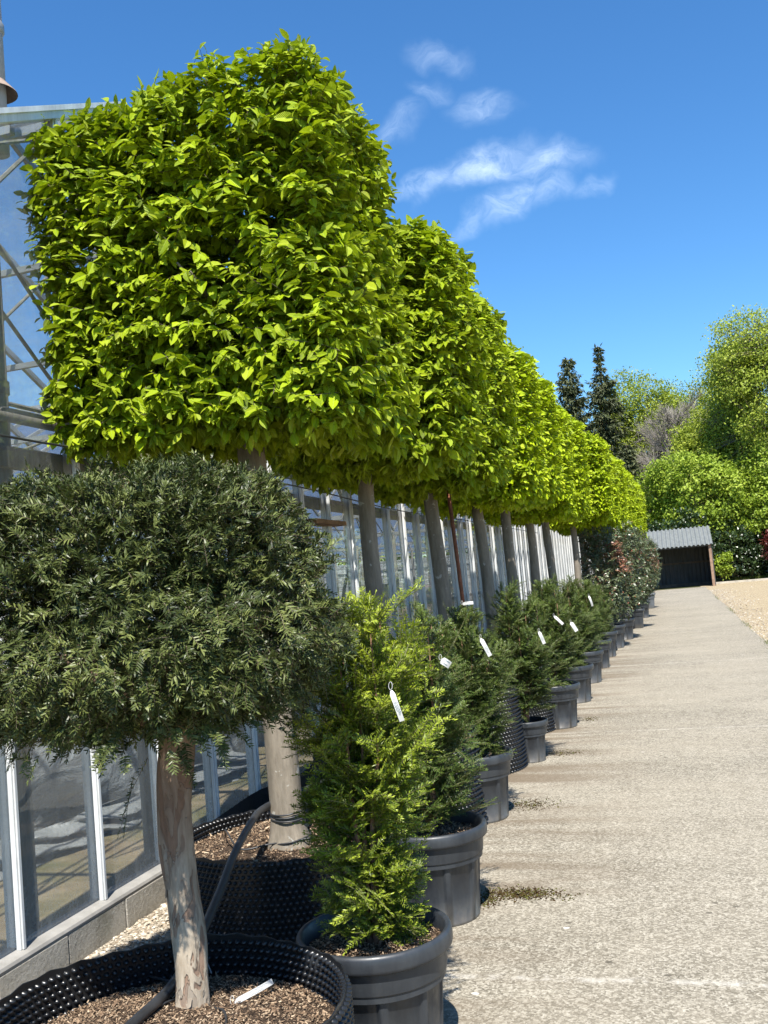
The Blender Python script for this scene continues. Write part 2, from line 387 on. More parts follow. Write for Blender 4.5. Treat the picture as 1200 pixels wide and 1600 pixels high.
M['litter'] = _gravel('leaf_litter', [(0.1, (0.09, 0.05, 0.03)), (0.5, (0.20, 0.12, 0.075)), (0.95, (0.33, 0.22, 0.14))], 18)
M['kerb'] = mat_simple('kerb', (0.42, 0.38, 0.31), 0.9, 0.2, var=0.25, scale=4, bump=0.4)
def _block():
    m, t, out = material('concrete_block'); o = t.obj()
    f = t.noise(o, 55, 5, 0.8); b = t.noise(o, 2.6, 5, 0.7)
    c = t.ramp(t.math('ADD', t.math('MULTIPLY', f, 0.6), t.math('MULTIPLY', b, 0.5)), [(0.35, (0.26, 0.24, 0.205)), (0.55, (0.46, 0.43, 0.37)), (0.75, (0.62, 0.59, 0.52))])
    sp = t.new('ShaderNodeSeparateXYZ', {0: o})
    low = t.math('MULTIPLY', t.ramp(sp.outputs[2], [(0.02, 1.0), (0.13, 0.0)]), t.noise(o, 5, 4))
    c = t.mix(t.math('MULTIPLY', low, 0.9), c, (0.15, 0.115, 0.065))
    c = t.mix(t.ramp(t.noise(o, 1.7, 3), [(0.60, 0.0), (0.68, 0.4)]), c, (0.09, 0.10, 0.05))
    p = t.pbsdf(c, 0.92, 0.2, t.bump(f, 1.0, 0.02)); t.l.new(p.outputs[0], out); return m
M['block'] = _block()
def _alu():
    m, t, out = material('aluminium'); o = t.obj()
    n = t.noise(t.mapping(o, (1, 1, 0.3)), 9, 6, 0.7); s = t.noise(t.mapping(o, (40, 40, 1.2)), 1.2, 5, 0.7)
    c = t.ramp(n, [(0.3, (0.52, 0.53, 0.53)), (0.65, (0.80, 0.81, 0.80))])
    c = t.mix(t.ramp(s, [(0.55, 0.0), (0.75, 0.6)]), c, (0.30, 0.29, 0.265))
    p = t.pbsdf(c, 0.42, 0.5, None, 0.12); t.l.new(p.outputs[0], out); return m
M['alu'] = _alu()
M['flashing'] = mat_simple('flashing', (0.25, 0.185, 0.145), 0.75, 0.3, 0.0, 0.35, 12, 0.3)
M['sill'] = mat_simple('sill', (0.27, 0.26, 0.24), 0.6, 0.35, 0.0, 0.3, 5, 0.2)
M['alu_dull'] = mat_simple('alu_dull', (0.30, 0.31, 0.31), 0.55, 0.5, 0.4, 0.3, 6)
def _oldwood():
    m, t, out = material('grey_steel'); o = t.obj()
    n = t.noise(t.mapping(o, (22, 22, 2)), 1.3, 6, 0.75)
    c = t.ramp(n, [(0.3, (0.12, 0.115, 0.10)), (0.6, (0.25, 0.24, 0.215)), (0.8, (0.36, 0.345, 0.31))])
    b = t.noise(o, 2.3, 4)
    c = t.mix(t.ramp(b, [(0.5, 0.0), (0.7, 0.45)]), c, (0.15, 0.12, 0.075))
    p = t.pbsdf(c, 0.75, 0.3, t.bump(n, 0.3, 0.004)); t.l.new(p.outputs[0], out); return m
M['grey_steel'] = _oldwood()
def _glass(name, lo, hi, low_d):
    m, t, out = material(name); o = t.obj()
    tr = t.new('ShaderNodeBsdfTransparent', {'Color': (0.93, 0.955, 0.955, 1)})
    wav = t.noise(t.mapping(o, (1, 1.3, 0.8)), 1.1, 2, 0.4)
    gl = t.new('ShaderNodeBsdfGlossy', {'Color': (0.95, 0.97, 1, 1), 'Roughness': 0.02, 'Normal': t.bump(wav, 0.10, 0.05)})
    fr = t.new('ShaderNodeFresnel', {'IOR': 1.52}).outputs[0]
    a = t.new('ShaderNodeMixShader', {0: t.math('MULTIPLY', fr, 1.25, clamp=True), 1: tr.outputs[0], 2: gl.outputs[0]})
    df_ = t.new('ShaderNodeBsdfDiffuse', {'Color': (0.46, 0.46, 0.43, 1)}); dt_ = t.new('ShaderNodeBsdfTranslucent', {'Color': (0.55, 0.56, 0.54, 1)})
    dirt = t.new('ShaderNodeMixShader', {0: 0.5, 1: df_.outputs[0], 2: dt_.outputs[0]})
    d1 = t.noise(t.mapping(o, (1, 5, 0.7)), 2.2, 7, 0.72); d2 = t.noise(o, 30, 5, 0.7)
    sp = t.new('ShaderNodeSeparateXYZ', {0: o})
    low = t.ramp(sp.outputs[2], [(0.2, low_d), (0.9, 0.02 if low_d else 0.0)])
    df = t.math('ADD', t.ramp(t.math('ADD', t.math('MULTIPLY', d1, 0.7), t.math('MULTIPLY', d2, 0.3)), [(0.38, lo), (0.70, hi)]), t.math('MULTIPLY', low, d2), clamp=True)
    b = t.new('ShaderNodeMixShader', {0: df, 1: a.outputs[0], 2: dirt.outputs[0]})
    t.l.new(b.outputs[0], out); return m
M['glass'] = _glass('greenhouse_glass', 0.15, 0.40, 0.32)
M['roof_glass'] = _glass('roof_glass', 0.03, 0.26, 0.0)
def _sheet():
    m, t, out = material('plastic_sheet'); o = t.obj()
    n = t.noise(t.mapping(o, (1, 1.2, 4)), 1.5, 6, 0.65, 0.6)
    c = t.ramp(n, [(0.35, (0.18, 0.19, 0.195)), (0.6, (0.34, 0.355, 0.36)), (0.75, (0.66, 0.675, 0.68))])
    p = t.pbsdf(c, 0.33, 0.5, t.bump(n, 1.0, 0.08)); t.l.new(p.outputs[0], out); return m
M['sheet'] = _sheet()
M['white_sheet'] = mat_simple('white_sheet', (0.25, 0.255, 0.25), 0.42, 0.5, var=0.18, scale=4, bump=0.8, bdist=0.03)
def _corr(name, c0, c1):
    m, t, out = material(name); o = t.obj()
    n = t.noise(t.mapping(o, (3, 3, 0.5)), 1.5, 6, 0.7)
    p = t.pbsdf(t.ramp(n, [(0.3, c0), (0.7, c1)]), 0.6, 0.4, None, 0.15); t.l.new(p.outputs[0], out); return m
M['roof_metal'] = _corr('roof_metal', (0.14, 0.15, 0.145), (0.215, 0.225, 0.215))
M['wall_metal'] = _corr('wall_metal', (0.05, 0.055, 0.055), (0.10, 0.10, 0.095))
M['galv'] = _corr('galv', (0.30, 0.29, 0.28), (0.42, 0.40, 0.38))

# ------------------------------------------------------------------ camera (position, street vanishing direction, roll)
cam = bpy.data.cameras.new('camera'); cam.sensor_fit = 'HORIZONTAL'; cam.sensor_width = 36.0; cam.lens = 45.0
cam.clip_start = 0.05; cam.clip_end = 2000
camo = bpy.data.objects.new('camera', cam); col.objects.link(camo); sc.camera = camo
v = np.array([450.0, 70.0, 1500.0]); v /= np.linalg.norm(v)
ro = math.radians(5.0); hh = np.array([math.cos(ro), -math.sin(ro), 0])
up = np.cross(v, hh); up /= np.linalg.norm(up); up = -up if up[1] > 0 else up
xx = np.cross(v, up); xx = -xx if xx[0] < 0 else xx
R = np.array([xx, v, up])
mw = np.eye(4); mw[:3, 0] = R[:, 0]; mw[:3, 1] = -R[:, 1]; mw[:3, 2] = -R[:, 2]; mw[:3, 3] = (0, 0, 1.6)
camo.matrix_world = Matrix(mw.tolist())

# ------------------------------------------------------------------ sun and sky
SUN_AZ = math.radians(164.0); SUN_EL = math.radians(57.0)     # clockwise from +Y: behind the viewer, a little to the right
sd = Vector((math.sin(SUN_AZ) * math.cos(SUN_EL), math.cos(SUN_AZ) * math.cos(SUN_EL), math.sin(SUN_EL)))
sun = bpy.data.lights.new('sun', 'SUN'); sun.energy = 5.0; sun.angle = math.radians(0.5); sun.color = (1.0, 0.955, 0.88)
so = bpy.data.objects.new('sun', sun); col.objects.link(so); so.rotation_euler = sd.to_track_quat('Z', 'Y').to_euler()
w = bpy.data.worlds.new('World'); sc.world = w; w.use_nodes = True; w.node_tree.nodes.clear(); t = NT(w.node_tree)
wo = t.new('ShaderNodeOutputWorld'); bg = t.new('ShaderNodeBackground', {'Strength': 0.092}); t.l.new(bg.outputs[0], wo.inputs[0])
sky = t.new('ShaderNodeTexSky', sky_type='NISHITA', sun_disc=False, sun_elevation=SUN_EL, sun_rotation=SUN_AZ, air_density=1.0, dust_density=0.25, ozone_density=2.2)
skc = t.new('ShaderNodeHueSaturation', {'Color': sky.outputs[0], 'Saturation': 1.22, 'Value': 1.0}).outputs[0]
dirv = t.new('ShaderNodeTexCoord').outputs['Generated']
sp = t.new('ShaderNodeSeparateXYZ', {0: dirv})
az = t.math('ARCTAN2', sp.outputs[0], sp.outputs[1]); el = t.math('ARCSINE', sp.outputs[2])
ae = t.new('ShaderNodeCombineXYZ', {0: az, 1: el}).outputs[0]
w1 = t.new('ShaderNodeTexNoise', {'Vector': ae, 'Scale': 16.0, 'Detail': 4.0}).outputs['Color']
w1 = t.new('ShaderNodeVectorMath', {0: w1, 1: (0.5, 0.5, 0.5)}, operation='SUBTRACT').outputs[0]
w1 = t.new('ShaderNodeVectorMath', {0: w1, 'Scale': 0.055}, operation='SCALE').outputs[0]
aw = t.new('ShaderNodeVectorMath', {0: ae, 1: w1}, operation='ADD').outputs[0]
tot = None
CLOUDS = [(-0.186, 0.508, 0.030, 0.010, -0.35, 0.42), (-0.197, 0.480, 0.026, 0.011, -0.3, 0.36), (-0.143, 0.456, 0.027, 0.015, -0.1, 0.62), (-0.236, 0.453, 0.032, 0.016, 0.3, 0.42),
          (-0.205, 0.394, 0.045, 0.010, 0.3, 0.75), (-0.145, 0.402, 0.050, 0.015, 0.17, 1.0), (-0.085, 0.400, 0.045, 0.014, 0.05, 0.85), (-0.122, 0.370, 0.034, 0.015, 0.5, 0.85),
          (-0.082, 0.374, 0.024, 0.014, 0.1, 0.6), (-0.040, 0.374, 0.022, 0.008, 0.3, 0.42), (-0.166, 0.352, 0.028, 0.011, 0.5, 0.45)]
for a0, e0, ra, re, rt, s in CLOUDS:
    mp = t.new('ShaderNodeMapping', {'Vector': aw, 'Location': (a0, e0, 0), 'Rotation': (0, 0, rt), 'Scale': (ra, re, 1)}, vector_type='TEXTURE').outputs[0]
    ln = t.new('ShaderNodeVectorMath', {0: mp}, operation='LENGTH').outputs['Value']
    mk = t.new('ShaderNodeMapRange', {0: ln, 1: 0.0, 2: 1.55, 3: s, 4: 0.0}, interpolation_type='SMOOTHSTEP').outputs[0]
    tot = mk if tot is None else t.math('MAXIMUM', tot, mk)
wn = t.noise(t.mapping(aw, (1.0, 1.9, 1)), 30.0, 10, 0.68, 0.7)
dens = t.math('MULTIPLY', tot, t.ramp(wn, [(0.30, 0.12), (0.68, 1.0)]))
skc = t.mix(1.0, skc, (0.80, 1.04, 1.18), 'MULTIPLY')
skf = t.mix(t.math('MULTIPLY', dens, 0.52), skc, (7.3, 8.6, 10.2))
t.l.new(skf, bg.inputs['Color'])

# ------------------------------------------------------------------ ground
def sheet(name, x0, x1, y0, y1, z, m, nx=1, ny=1):
    g = Geo(); xs = np.linspace(x0, x1, nx + 1); ys = np.linspace(y0, y1, ny + 1)
    V = np.array([(x, y, z) for y in ys for x in xs]); F = [(j * (nx + 1) + i, j * (nx + 1) + i + 1, (j + 1) * (nx + 1) + i + 1, (j + 1) * (nx + 1) + i) for j in range(ny) for i in range(nx)]
    g.add(V, np.array(F)); return tag(g.build(name, m), kind='structure')
sheet('ground', -400, 400, -60, 740, 0.0, M['ground'])
g = Geo(); g.add([(-2.66, -3, 0.075), (-2.35, -3, 0.055), (-1.75, -3, 0.012), (-1.45, -3, 0.004), (-2.66, 47, 0.075), (-2.35, 47, 0.055), (-1.75, 47, 0.012), (-1.45, 47, 0.004)], np.array([(0, 1, 5, 4), (1, 2, 6, 5), (2, 3, 7, 6)]))
tag(g.build('gravel_strip', M['gravel_strip']), kind='structure')
def wavy_sheet(name, x0, x1, y0, y1, z, m, amp, seed, ny=120):
    r = np.random.default_rng(seed); g = Geo(); ys = np.linspace(y0, y1, ny + 1)
    e = np.convolve(r.normal(0, amp, ny + 9), np.ones(9) / 9, 'valid')[:ny + 1] * 2.5
    V = np.concatenate([np.stack([np.full(ny + 1, x0), ys, np.full(ny + 1, z)], 1), np.stack([x1 + e, ys, np.full(ny + 1, z)], 1)])
    i = np.arange(ny); g.add(V, np.stack([i, i + ny + 1, i + ny + 2, i + 1], 1)); return tag(g.build(name, m), kind='structure')
sheet('gravel_yard', 1.2, 30, -3, 52.2, 0.004, M['gravel_yard'])
wavy_sheet('path', -1.45, 1.40, -3, 49.6, 0.008, M['concrete'], 0.02, 3)
sheet('lawn', 2.6, 40, 55.4, 64, 0.004, M['lawn'])
sheet('leaf_litter_bed', 1.9, 40, 52.6, 55.4, 0.004, M['litter'])
g = Geo(); box(g, 1.98, 30, 52.2, 52.6, 0, 0.10); tag(g.build('kerb', M['kerb']), kind='structure')

# ------------------------------------------------------------------ leaf templates
LV = np.array([(0, 0, 0), (-.21, .2, .05), (0, .2, 0), (.21, .2, .05), (-.265, .46, .06), (0, .46, 0), (.265, .46, .06), (-.165, .78, .04), (0, .78, 0), (.165, .78, .04), (0, 1, 0)], float)
LT = np.array([(0, 2, 1), (0, 3, 2), (7, 8, 10), (8, 9, 10)]); LQ = np.array([(1, 2, 5, 4), (2, 3, 6, 5), (4, 5, 8, 7), (5, 6, 9, 8)])
LUV = LV[:, :2].copy()
def leaf_variant(curl, twist=0.0, fold=1.0):
    T = LV.copy(); T[:, 2] = T[:, 2] * fold - curl * T[:, 1] ** 2 + twist * T[:, 0] * T[:, 1]; T[:, 1] -= 0.25 * abs(curl) * T[:, 1] ** 2; return T
LEAVES = [leaf_variant(0.06), leaf_variant(0.24, 0.2, 1.3), leaf_variant(0.36, -0.2, 1.7), leaf_variant(-0.10, 0.15, 0.9)]
S4 = np.array([(0, 0, 0), (-.29, .45, .05), (0, 1, -.08), (.29, .45, .05)], float); S4F = [np.array([(0, 1, 2), (0, 2, 3)])]
S4Q = [np.array([(0, 1, 2, 3)])]

def rounded_points(r, n, hx, hy, hz, p):
    """points on a rounded box (p-norm ball) with outward normals"""
    ar = np.array([hy * hz, hy * hz, hx * hz, hx * hz, hx * hy, hx * hy]); f = r.choice(6, n, p=ar / ar.sum())
    u = r.uniform(-1, 1, (n, 3)); k = np.arange(n); u[k, f // 2] = np.where(f % 2, 1.0, -1.0)
    q = u / (np.abs(u) ** p).sum(1, keepdims=True) ** (1 / p)
    N = nrm(np.sign(q) * np.abs(q) ** (p - 1) / np.array([hx, hy, hz]))
    return q * np.array([hx, hy, hz]), N

def lumpy(r, P, amp, freq, k=10):
    s = np.zeros(len(P))
    for i in range(k):
        d = nrm(r.normal(size=3)); s += np.sin(P @ d * freq * r.uniform(0.6, 1.8) + r.uniform(0, 6.3))
    return amp * s / math.sqrt(k)

UP = np.array([0, 0, 1.0])
def leafy_block(seed, hx, hy, hz, nsh, per, ll, p=7, simple=False, droop=0.25, depth=0.09, lump=0.035, stray=24, upb=0.62, outb=0.6, redtips=False, fill=0.0, step=0.0):
    """foliage of a clipped crown: leafy shoots whose leaves lie in flat sprays"""
    r = np.random.default_rng(seed); g = Geo()
    P, N = rounded_points(r, nsh, hx, hy, hz, p)
    P = P + N * (lumpy(r, P, lump, 5.5) + lumpy(r, P, lump * 0.5, 17, 14))[:, None] - N * np.where(r.random(nsh) < fill, r.uniform(0.05, 0.55, nsh), np.minimum(r.exponential(depth, nsh), 0.5))[:, None]
    if step: P[:, 2] += step * np.clip((P[:, 0] / hx + 0.35) * 2.2, 0, 1) * np.clip(P[:, 2] / hz * 2 - 0.6, 0, 1) - 0.02
    D = nrm(N * 0.75 + r.normal(0, 0.42, (nsh, 3)) + UP * 0.12)
    L = r.uniform(0.07, 0.17, nsh)
    top = (N[:, 2] > 0.6); st = r.choice(nsh, stray, replace=False)
    L[st] *= 1.6; D[st] = nrm(N[st] + r.normal(0, 0.25, (stray, 3)) + UP * 0.35)
    P = P - D * (L * 0.6)[:, None]
    SN = nrm(UP * upb + N * outb + r.normal(0, 0.30, (nsh, 3)))
    prisms(g, P, P + D * L[:, None], 0.0016, 0.0009, 1)
    t = (np.arange(per) + 0.7) / per
    T = (t[None] + r.normal(0, 0.04, (nsh, per))).clip(0.05, 1.03)
    O = (P[:, None] + D[:, None] * (L[:, None] * T)[..., None]).reshape(-1, 3)
    sg = np.where((np.arange(per)[None] + r.integers(0, 2, (nsh, 1))) % 2, 1.0, -1.0)
    side = nrm(np.cross(D, SN))
    fw = 0.35 + 0.6 * (T > 0.92)
    low = (1 - (P[:, 2] / hz)) * 0.5
    dr = (droop * (0.35 + 1.5 * low))[:, None] * r.uniform(0.2, 1.9, (nsh, per))
    Y = D[:, None] * fw[..., None] + side[:, None] * (sg * 0.8)[..., None] - UP * dr[..., None] + r.normal(0, 0.16, (nsh, per, 3))
    Y = nrm(Y).reshape(-1, 3)
    NN = nrm(np.repeat(SN, per, 0) + r.normal(0, 0.34, (nsh * per, 3)))
    n = nsh * per
    size = ll * np.clip(r.lognormal(-0.05, 0.26, n), 0.45, 1.6) * np.where(T.ravel() > 0.9, 0.8, 1.0)
    isst = np.zeros(nsh, bool); isst[st] = True
    size = size * np.repeat(np.where(isst, 0.62, 1.0), per)
    tone = (np.repeat(r.uniform(0.15, 0.8, nsh), per) + r.normal(0, 0.14, n)).clip(0, 1)
    if redtips:
        tp = np.repeat((lumpy(r, P, 1.0, 6.0) > 0.9).astype(float), per) * r.uniform(0.3, 1, n)
        tp = np.maximum(tp, (r.random(n) < 0.05) * 0.8)
    else:
        tp = np.where(T.ravel() > 0.85, r.uniform(0, 0.8, n), 0.0); tp = np.maximum(tp, np.repeat(isst, per) * 0.7)
    wd = size * r.uniform(0.75, 1.05, n)
    if simple:
        stamp(g, S4, S4F, O, frames(Y, NN, size, wd), 0, tone, tp)
    else:
        v = r.choice(4, n, p=[0.35, 0.3, 0.2, 0.15])
        for k in range(4):
            q = v == k
            stamp(g, LEAVES[k], [LT, LQ], O[q], frames(Y[q], NN[q], size[q], wd[q]), 0, tone[q], tp[q], LUV)
    return g

def sprays(g, r, O, D, N, L, nn, nlen, nwid, mat=0, stem=1, tone=None, tipgain=0.6, droop=0.15, stem_r=0.0012, curved=False, radial=0.0):
    """yew shoots: needles in two ranks along each stem"""
    n = len(O); D = nrm(D); t = np.linspace(0.04, 1.0, nn)
    pos = O[:, None] + D[:, None] * (L[:, None] * t)[..., None] - UP * (droop * L[:, None] * t ** 2)[..., None]
    prisms(g, O, pos[:, nn // 2], stem_r, stem_r * 0.8, stem); prisms(g, pos[:, nn // 2], pos[:, -1], stem_r * 0.8, stem_r * 0.5, stem)
    sg = np.where((np.arange(nn)[None] + r.integers(0, 2, (n, 1))) % 2, 1.0, -1.0)
    side = nrm(np.cross(D, N))
    ph = r.normal(0, 1, (n, nn)) * radial
    fwd = 0.55 + 0.9 * np.maximum(0, t - 0.85) / 0.15
    Y = D[:, None] * fwd[None, :, None] + (side[:, None] * (sg * np.cos(ph) * 0.85)[..., None] + N[:, None] * (np.sin(ph) * 0.85)[..., None]) + N[:, None] * 0.22 + r.normal(0, 0.2, (n, nn, 3))
    Y = nrm(Y).reshape(-1, 3); NN = np.repeat(N, nn, 0) + r.normal(0, 0.3, (n * nn, 3))
    ln = nlen * r.uniform(0.75, 1.15, (n, nn)) * (1 - 0.45 * np.maximum(0, t - 0.8) / 0.2)[None] * np.minimum(1, 0.6 + 2 * t)[None]
    ln = ln.ravel(); wd = np.full(n * nn, nwid) * r.uniform(0.85, 1.15, n * nn)
    if tone is None: tone = r.uniform(0.2, 0.8, n)
    tn = (np.repeat(tone, nn) + r.normal(0, 0.12, n * nn)).clip(0, 1)
    tp = (np.repeat(r.uniform(0.2, 1.0, n), nn) * np.tile(np.maximum(0, t - 0.55) / 0.45, n) * tipgain).clip(0, 1)
    if curved:
        T = np.array([(-.35, 0, 0), (.35, 0, 0), (-.5, .5, .0), (.5, .5, .0), (0, 1, -.16)], float)
        stamp(g, T, [np.array([(0, 1, 3, 2)]), np.array([(2, 3, 4)])], pos.reshape(-1, 3), frames(Y, NN, ln, wd), mat, tn, tp)
    else:
        T = np.array([(0, 0, 0), (.5, .45, .0), (0, 1, -.1), (-.5, .45, .0)], float)
        stamp(g, T, S4Q, pos.reshape(-1, 3), frames(Y, NN, ln, wd), mat, tn, tp)

# ------------------------------------------------------------------ shared pieces: sleeves, pots, soil
CT = []; 
for rr, z in ((1.0, 0.0), (0.62, 0.75)):
    for k in range(6): CT.append((rr * math.cos(k * PI / 3), rr * math.sin(k * PI / 3), z))
CT.append((0, 0, 1.0)); CT = np.array(CT)
CQ = np.array([(k, (k + 1) % 6, 6 + (k + 1) % 6, 6 + k) for k in range(6)]); CTr = np.array([(6 + k, 6 + (k + 1) % 6, 12) for k in range(6)])
def sleeve_mesh(name, rad, h, seed, pitch=0.0268, taper=0.0):
    r = np.random.default_rng(seed); g = Geo()
    nc = int(round(2 * PI * rad / pitch)); rows = int(h / (pitch * 0.9)); seg = nc
    a = np.arange(seg) * 2 * PI / seg
    def rr(z, a): return (rad + taper * (1 - z / h)) * (1 + 0.012 * np.sin(2 * a + 1.3 + seed) + 0.008 * np.sin(3 * a + seed))
    top = h + 0.006 * np.sin(5 * a + seed) + 0.004 * np.sin(a * nc / 4)
    for off in (0.0015, -0.0015):
        ring = []
        for z in (0.0, h * 0.33, h * 0.66, None):
            zz = top if z is None else np.full(seg, z)
            R_ = rr(np.minimum(zz, h), a) + off
            ring.append(np.stack([R_ * np.cos(a), R_ * np.sin(a), zz], 1))
        V = np.concatenate(ring); i = np.arange(3)[:, None] * seg; k = np.arange(seg)[None]; k2 = (k + 1) % seg
        F = np.stack([i + k, i + k2, i + seg + k2, i + seg + k], -1).reshape(-1, 4); g.add(V, F if off > 0 else F[:, ::-1])
    k = np.arange(seg); k2 = (k + 1) % seg; n0 = 4 * seg
    # lip joining the two skins
    R1 = rr(np.full(seg, h), a)
    V = np.concatenate([np.stack([(R1 + o) * np.cos(a), (R1 + o) * np.sin(a), top + dz], 1) for o, dz in ((0.0015, 0), (0.0012, 0.002), (-0.0012, 0.002), (-0.0015, 0))])
    F = np.concatenate([np.stack([j * seg + k, j * seg + k2, (j + 1) * seg + k2, (j + 1) * seg + k], 1) for j in range(3)]); g.add(V, F)
    ri, ci = np.meshgrid(np.arange(rows), np.arange(nc), indexing='ij')
    for outw in (1, -1):
        ang = (ci + 0.5 * (ri % 2) + (0.0 if outw > 0 else 0.5)) * 2 * PI / nc; z = (ri + 0.55) * pitch * 0.9 + (0 if outw > 0 else 0.004)
        ang = ang.ravel(); z = z.ravel(); q = z < h - 0.008; ang = ang[q]; z = z[q]
        R_ = rr(z, ang); O = np.stack([R_ * np.cos(ang), R_ * np.sin(ang), z], 1)
        Nn = np.stack([np.cos(ang), np.sin(ang), np.zeros_like(ang)], 1) * outw; Tt = np.stack([-np.sin(ang), np.cos(ang), np.zeros_like(ang)], 1)
        n = len(O); Mx = np.stack([Tt * 0.42 * pitch, np.tile(UP, (n, 1)) * 0.42 * pitch, Nn * 0.62 * pitch], 1)
        stamp(g, CT, [CQ, CTr], O, Mx)
    return g.mesh(name, [M['black_sleeve']], True)

CHIP = np.array([(-.5, 0, 0), (.5, 0, 0), (.42, 1, .1), (-.38, .9, .05), (0, .5, .18)], float)
CHIPF = [np.array([(0, 1, 4), (1, 2, 4), (2, 3, 4), (3, 0, 4)])]
def soil_mesh(name, rad, n, seed, dome=0.03, size=0.014, hole=0.0):
    r = np.random.default_rng(seed); g = Geo()
    rings = 9; seg = 40; V = [(0, 0, dome)]
    for i in range(1, rings + 1):
        q = rad * i / rings
        for k in range(seg):
            a = k * 2 * PI / seg; V.append((q * math.cos(a), q * math.sin(a), dome * (1 - (i / rings) ** 2) + r.normal(0, 0.004)))
    F3 = [(0, 1 + k, 1 + (k + 1) % seg) for k in range(seg)]
    F4 = [(1 + i * seg + k, 1 + (i + 1) * seg + k, 1 + (i + 1) * seg + (k + 1) % seg, 1 + i * seg + (k + 1) % seg) for i in range(rings - 1) for k in range(seg)]
    g.add(V, [np.array(F3), np.array(F4)])
    q = rad * np.sqrt(r.random(n)) * 0.985; a = r.uniform(0, 2 * PI, n)
    O = np.stack([q * np.cos(a), q * np.sin(a), dome * (1 - (q / rad) ** 2) + r.uniform(-0.002, 0.009, n)], 1)
    Y = r.normal(0, 1, (n, 3)) * [1, 1, 0.35]; NN = UP + r.normal(0, 0.45, (n, 3)); s = size * r.lognormal(0, 0.4, n)
    stamp(g, CHIP, CHIPF, O, frames(Y, NN, s, s * r.uniform(0.25, 0.6, n)), 1, r.beta(1.6, 1.6, n))
    return g.mesh(name, [M['soil'], M['chip']], False)

def pot_meshes(R, h, m, square=False):
    k = R / 0.265; hz = h / 0.435
    P = [(0.0, 0.0), (0.190, 0.0), (0.198, 0.006), (0.199, 0.022), (0.200, 0.026), (0.2105, 0.15), (0.2215, 0.286), (0.2225, 0.292), (0.2225, 0.2965), (0.238, 0.301), (0.2395, 0.306), (0.245, 0.372), (0.2455, 0.376)]
    P = [(r_ * k, z * hz) for r_, z in P]
    def rf(Rr, Z, a):
        if square:
            c = np.maximum(np.abs(np.cos(a)), np.abs(np.sin(a))); q = (np.abs(np.cos(a)) ** 9 + np.abs(np.sin(a)) ** 9) ** (1 / 9.0)
            return Rr * 0.93 / q
        ph = (a * 9 / (2 * PI)) % 1.0
        mask = np.clip((np.minimum(ph, 1 - ph) - 0.09) / 0.025, 0, 1)
        inn = ((Z > 0.024 * hz) & (Z < 0.29 * hz)).astype(float)
        mask2 = np.clip((np.abs(((a * 27 / (2 * PI)) % 1.0) - 0.5) - 0.44) / 0.02, 0, 1) * 0.25
        return Rr - inn * (0.0075 * mask) * k + inn * mask2 * 0.003
    g = Geo(); lathe(g, P, 216, rfun=rf)
    inner = [(0.240 * k, 0.43 * hz), (0.237 * k, 0.36 * hz), (0.233 * k, 0.30 * hz)]
    g2 = Geo(); lip = [(0.2455, 0.376), (0.2600, 0.377), (0.2645, 0.381), (0.2662, 0.390), (0.2668, 0.408), (0.2655, 0.424), (0.2615, 0.4325), (0.255, 0.4355), (0.248, 0.4345), (0.2425, 0.430), (0.238, 0.36), (0.234, 0.28)]
    lathe(g2, [(r_ * k, z * hz) for r_, z in lip], 120, rfun=rf if square else None)
    return g.mesh('pot_body', [m], True), g2.mesh('rim', [m], True)

# ------------------------------------------------------------------ the clipped hornbeams
CR = [leafy_block(11, 0.735, 0.60, 0.80, 6200, 10, 0.062, p=10, lump=0.020, fill=0.44, depth=0.06, stray=120, upb=0.85, outb=0.36, step=0.05).mesh('crown', [M['hornbeam_leaf'], M['twig']]),
      leafy_block(12, 0.67, 0.545, 0.79, 5000, 9, 0.064, upb=0.85, outb=0.36, p=5.5, lump=0.024, fill=0.42, depth=0.07, stray=70).mesh('crown', [M['hornbeam_leaf'], M['twig']]),
      leafy_block(13, 0.67, 0.53, 0.79, 4100, 9, 0.066, upb=0.85, outb=0.36, p=5, lump=0.024, fill=0.36, simple=True, depth=0.07, stray=60).mesh('crown', [M['hornbeam_leaf_far'], M['twig']])]
SL1 = sleeve_mesh('sleeve', 0.545, 0.44, 1)
SL2 = sleeve_mesh('sleeve', 0.52, 0.66, 2, pitch=0.034, taper=0.03)
SLF = sleeve_mesh('sleeve', 0.54, 0.66, 3, pitch=0.045, taper=0.03)
SOIL_BIG = soil_mesh('soil', 0.535, 7000, 5, 0.03, 0.010)
SOIL_FAR = soil_mesh('soil', 0.50, 500, 6, 0.03, 0.02)
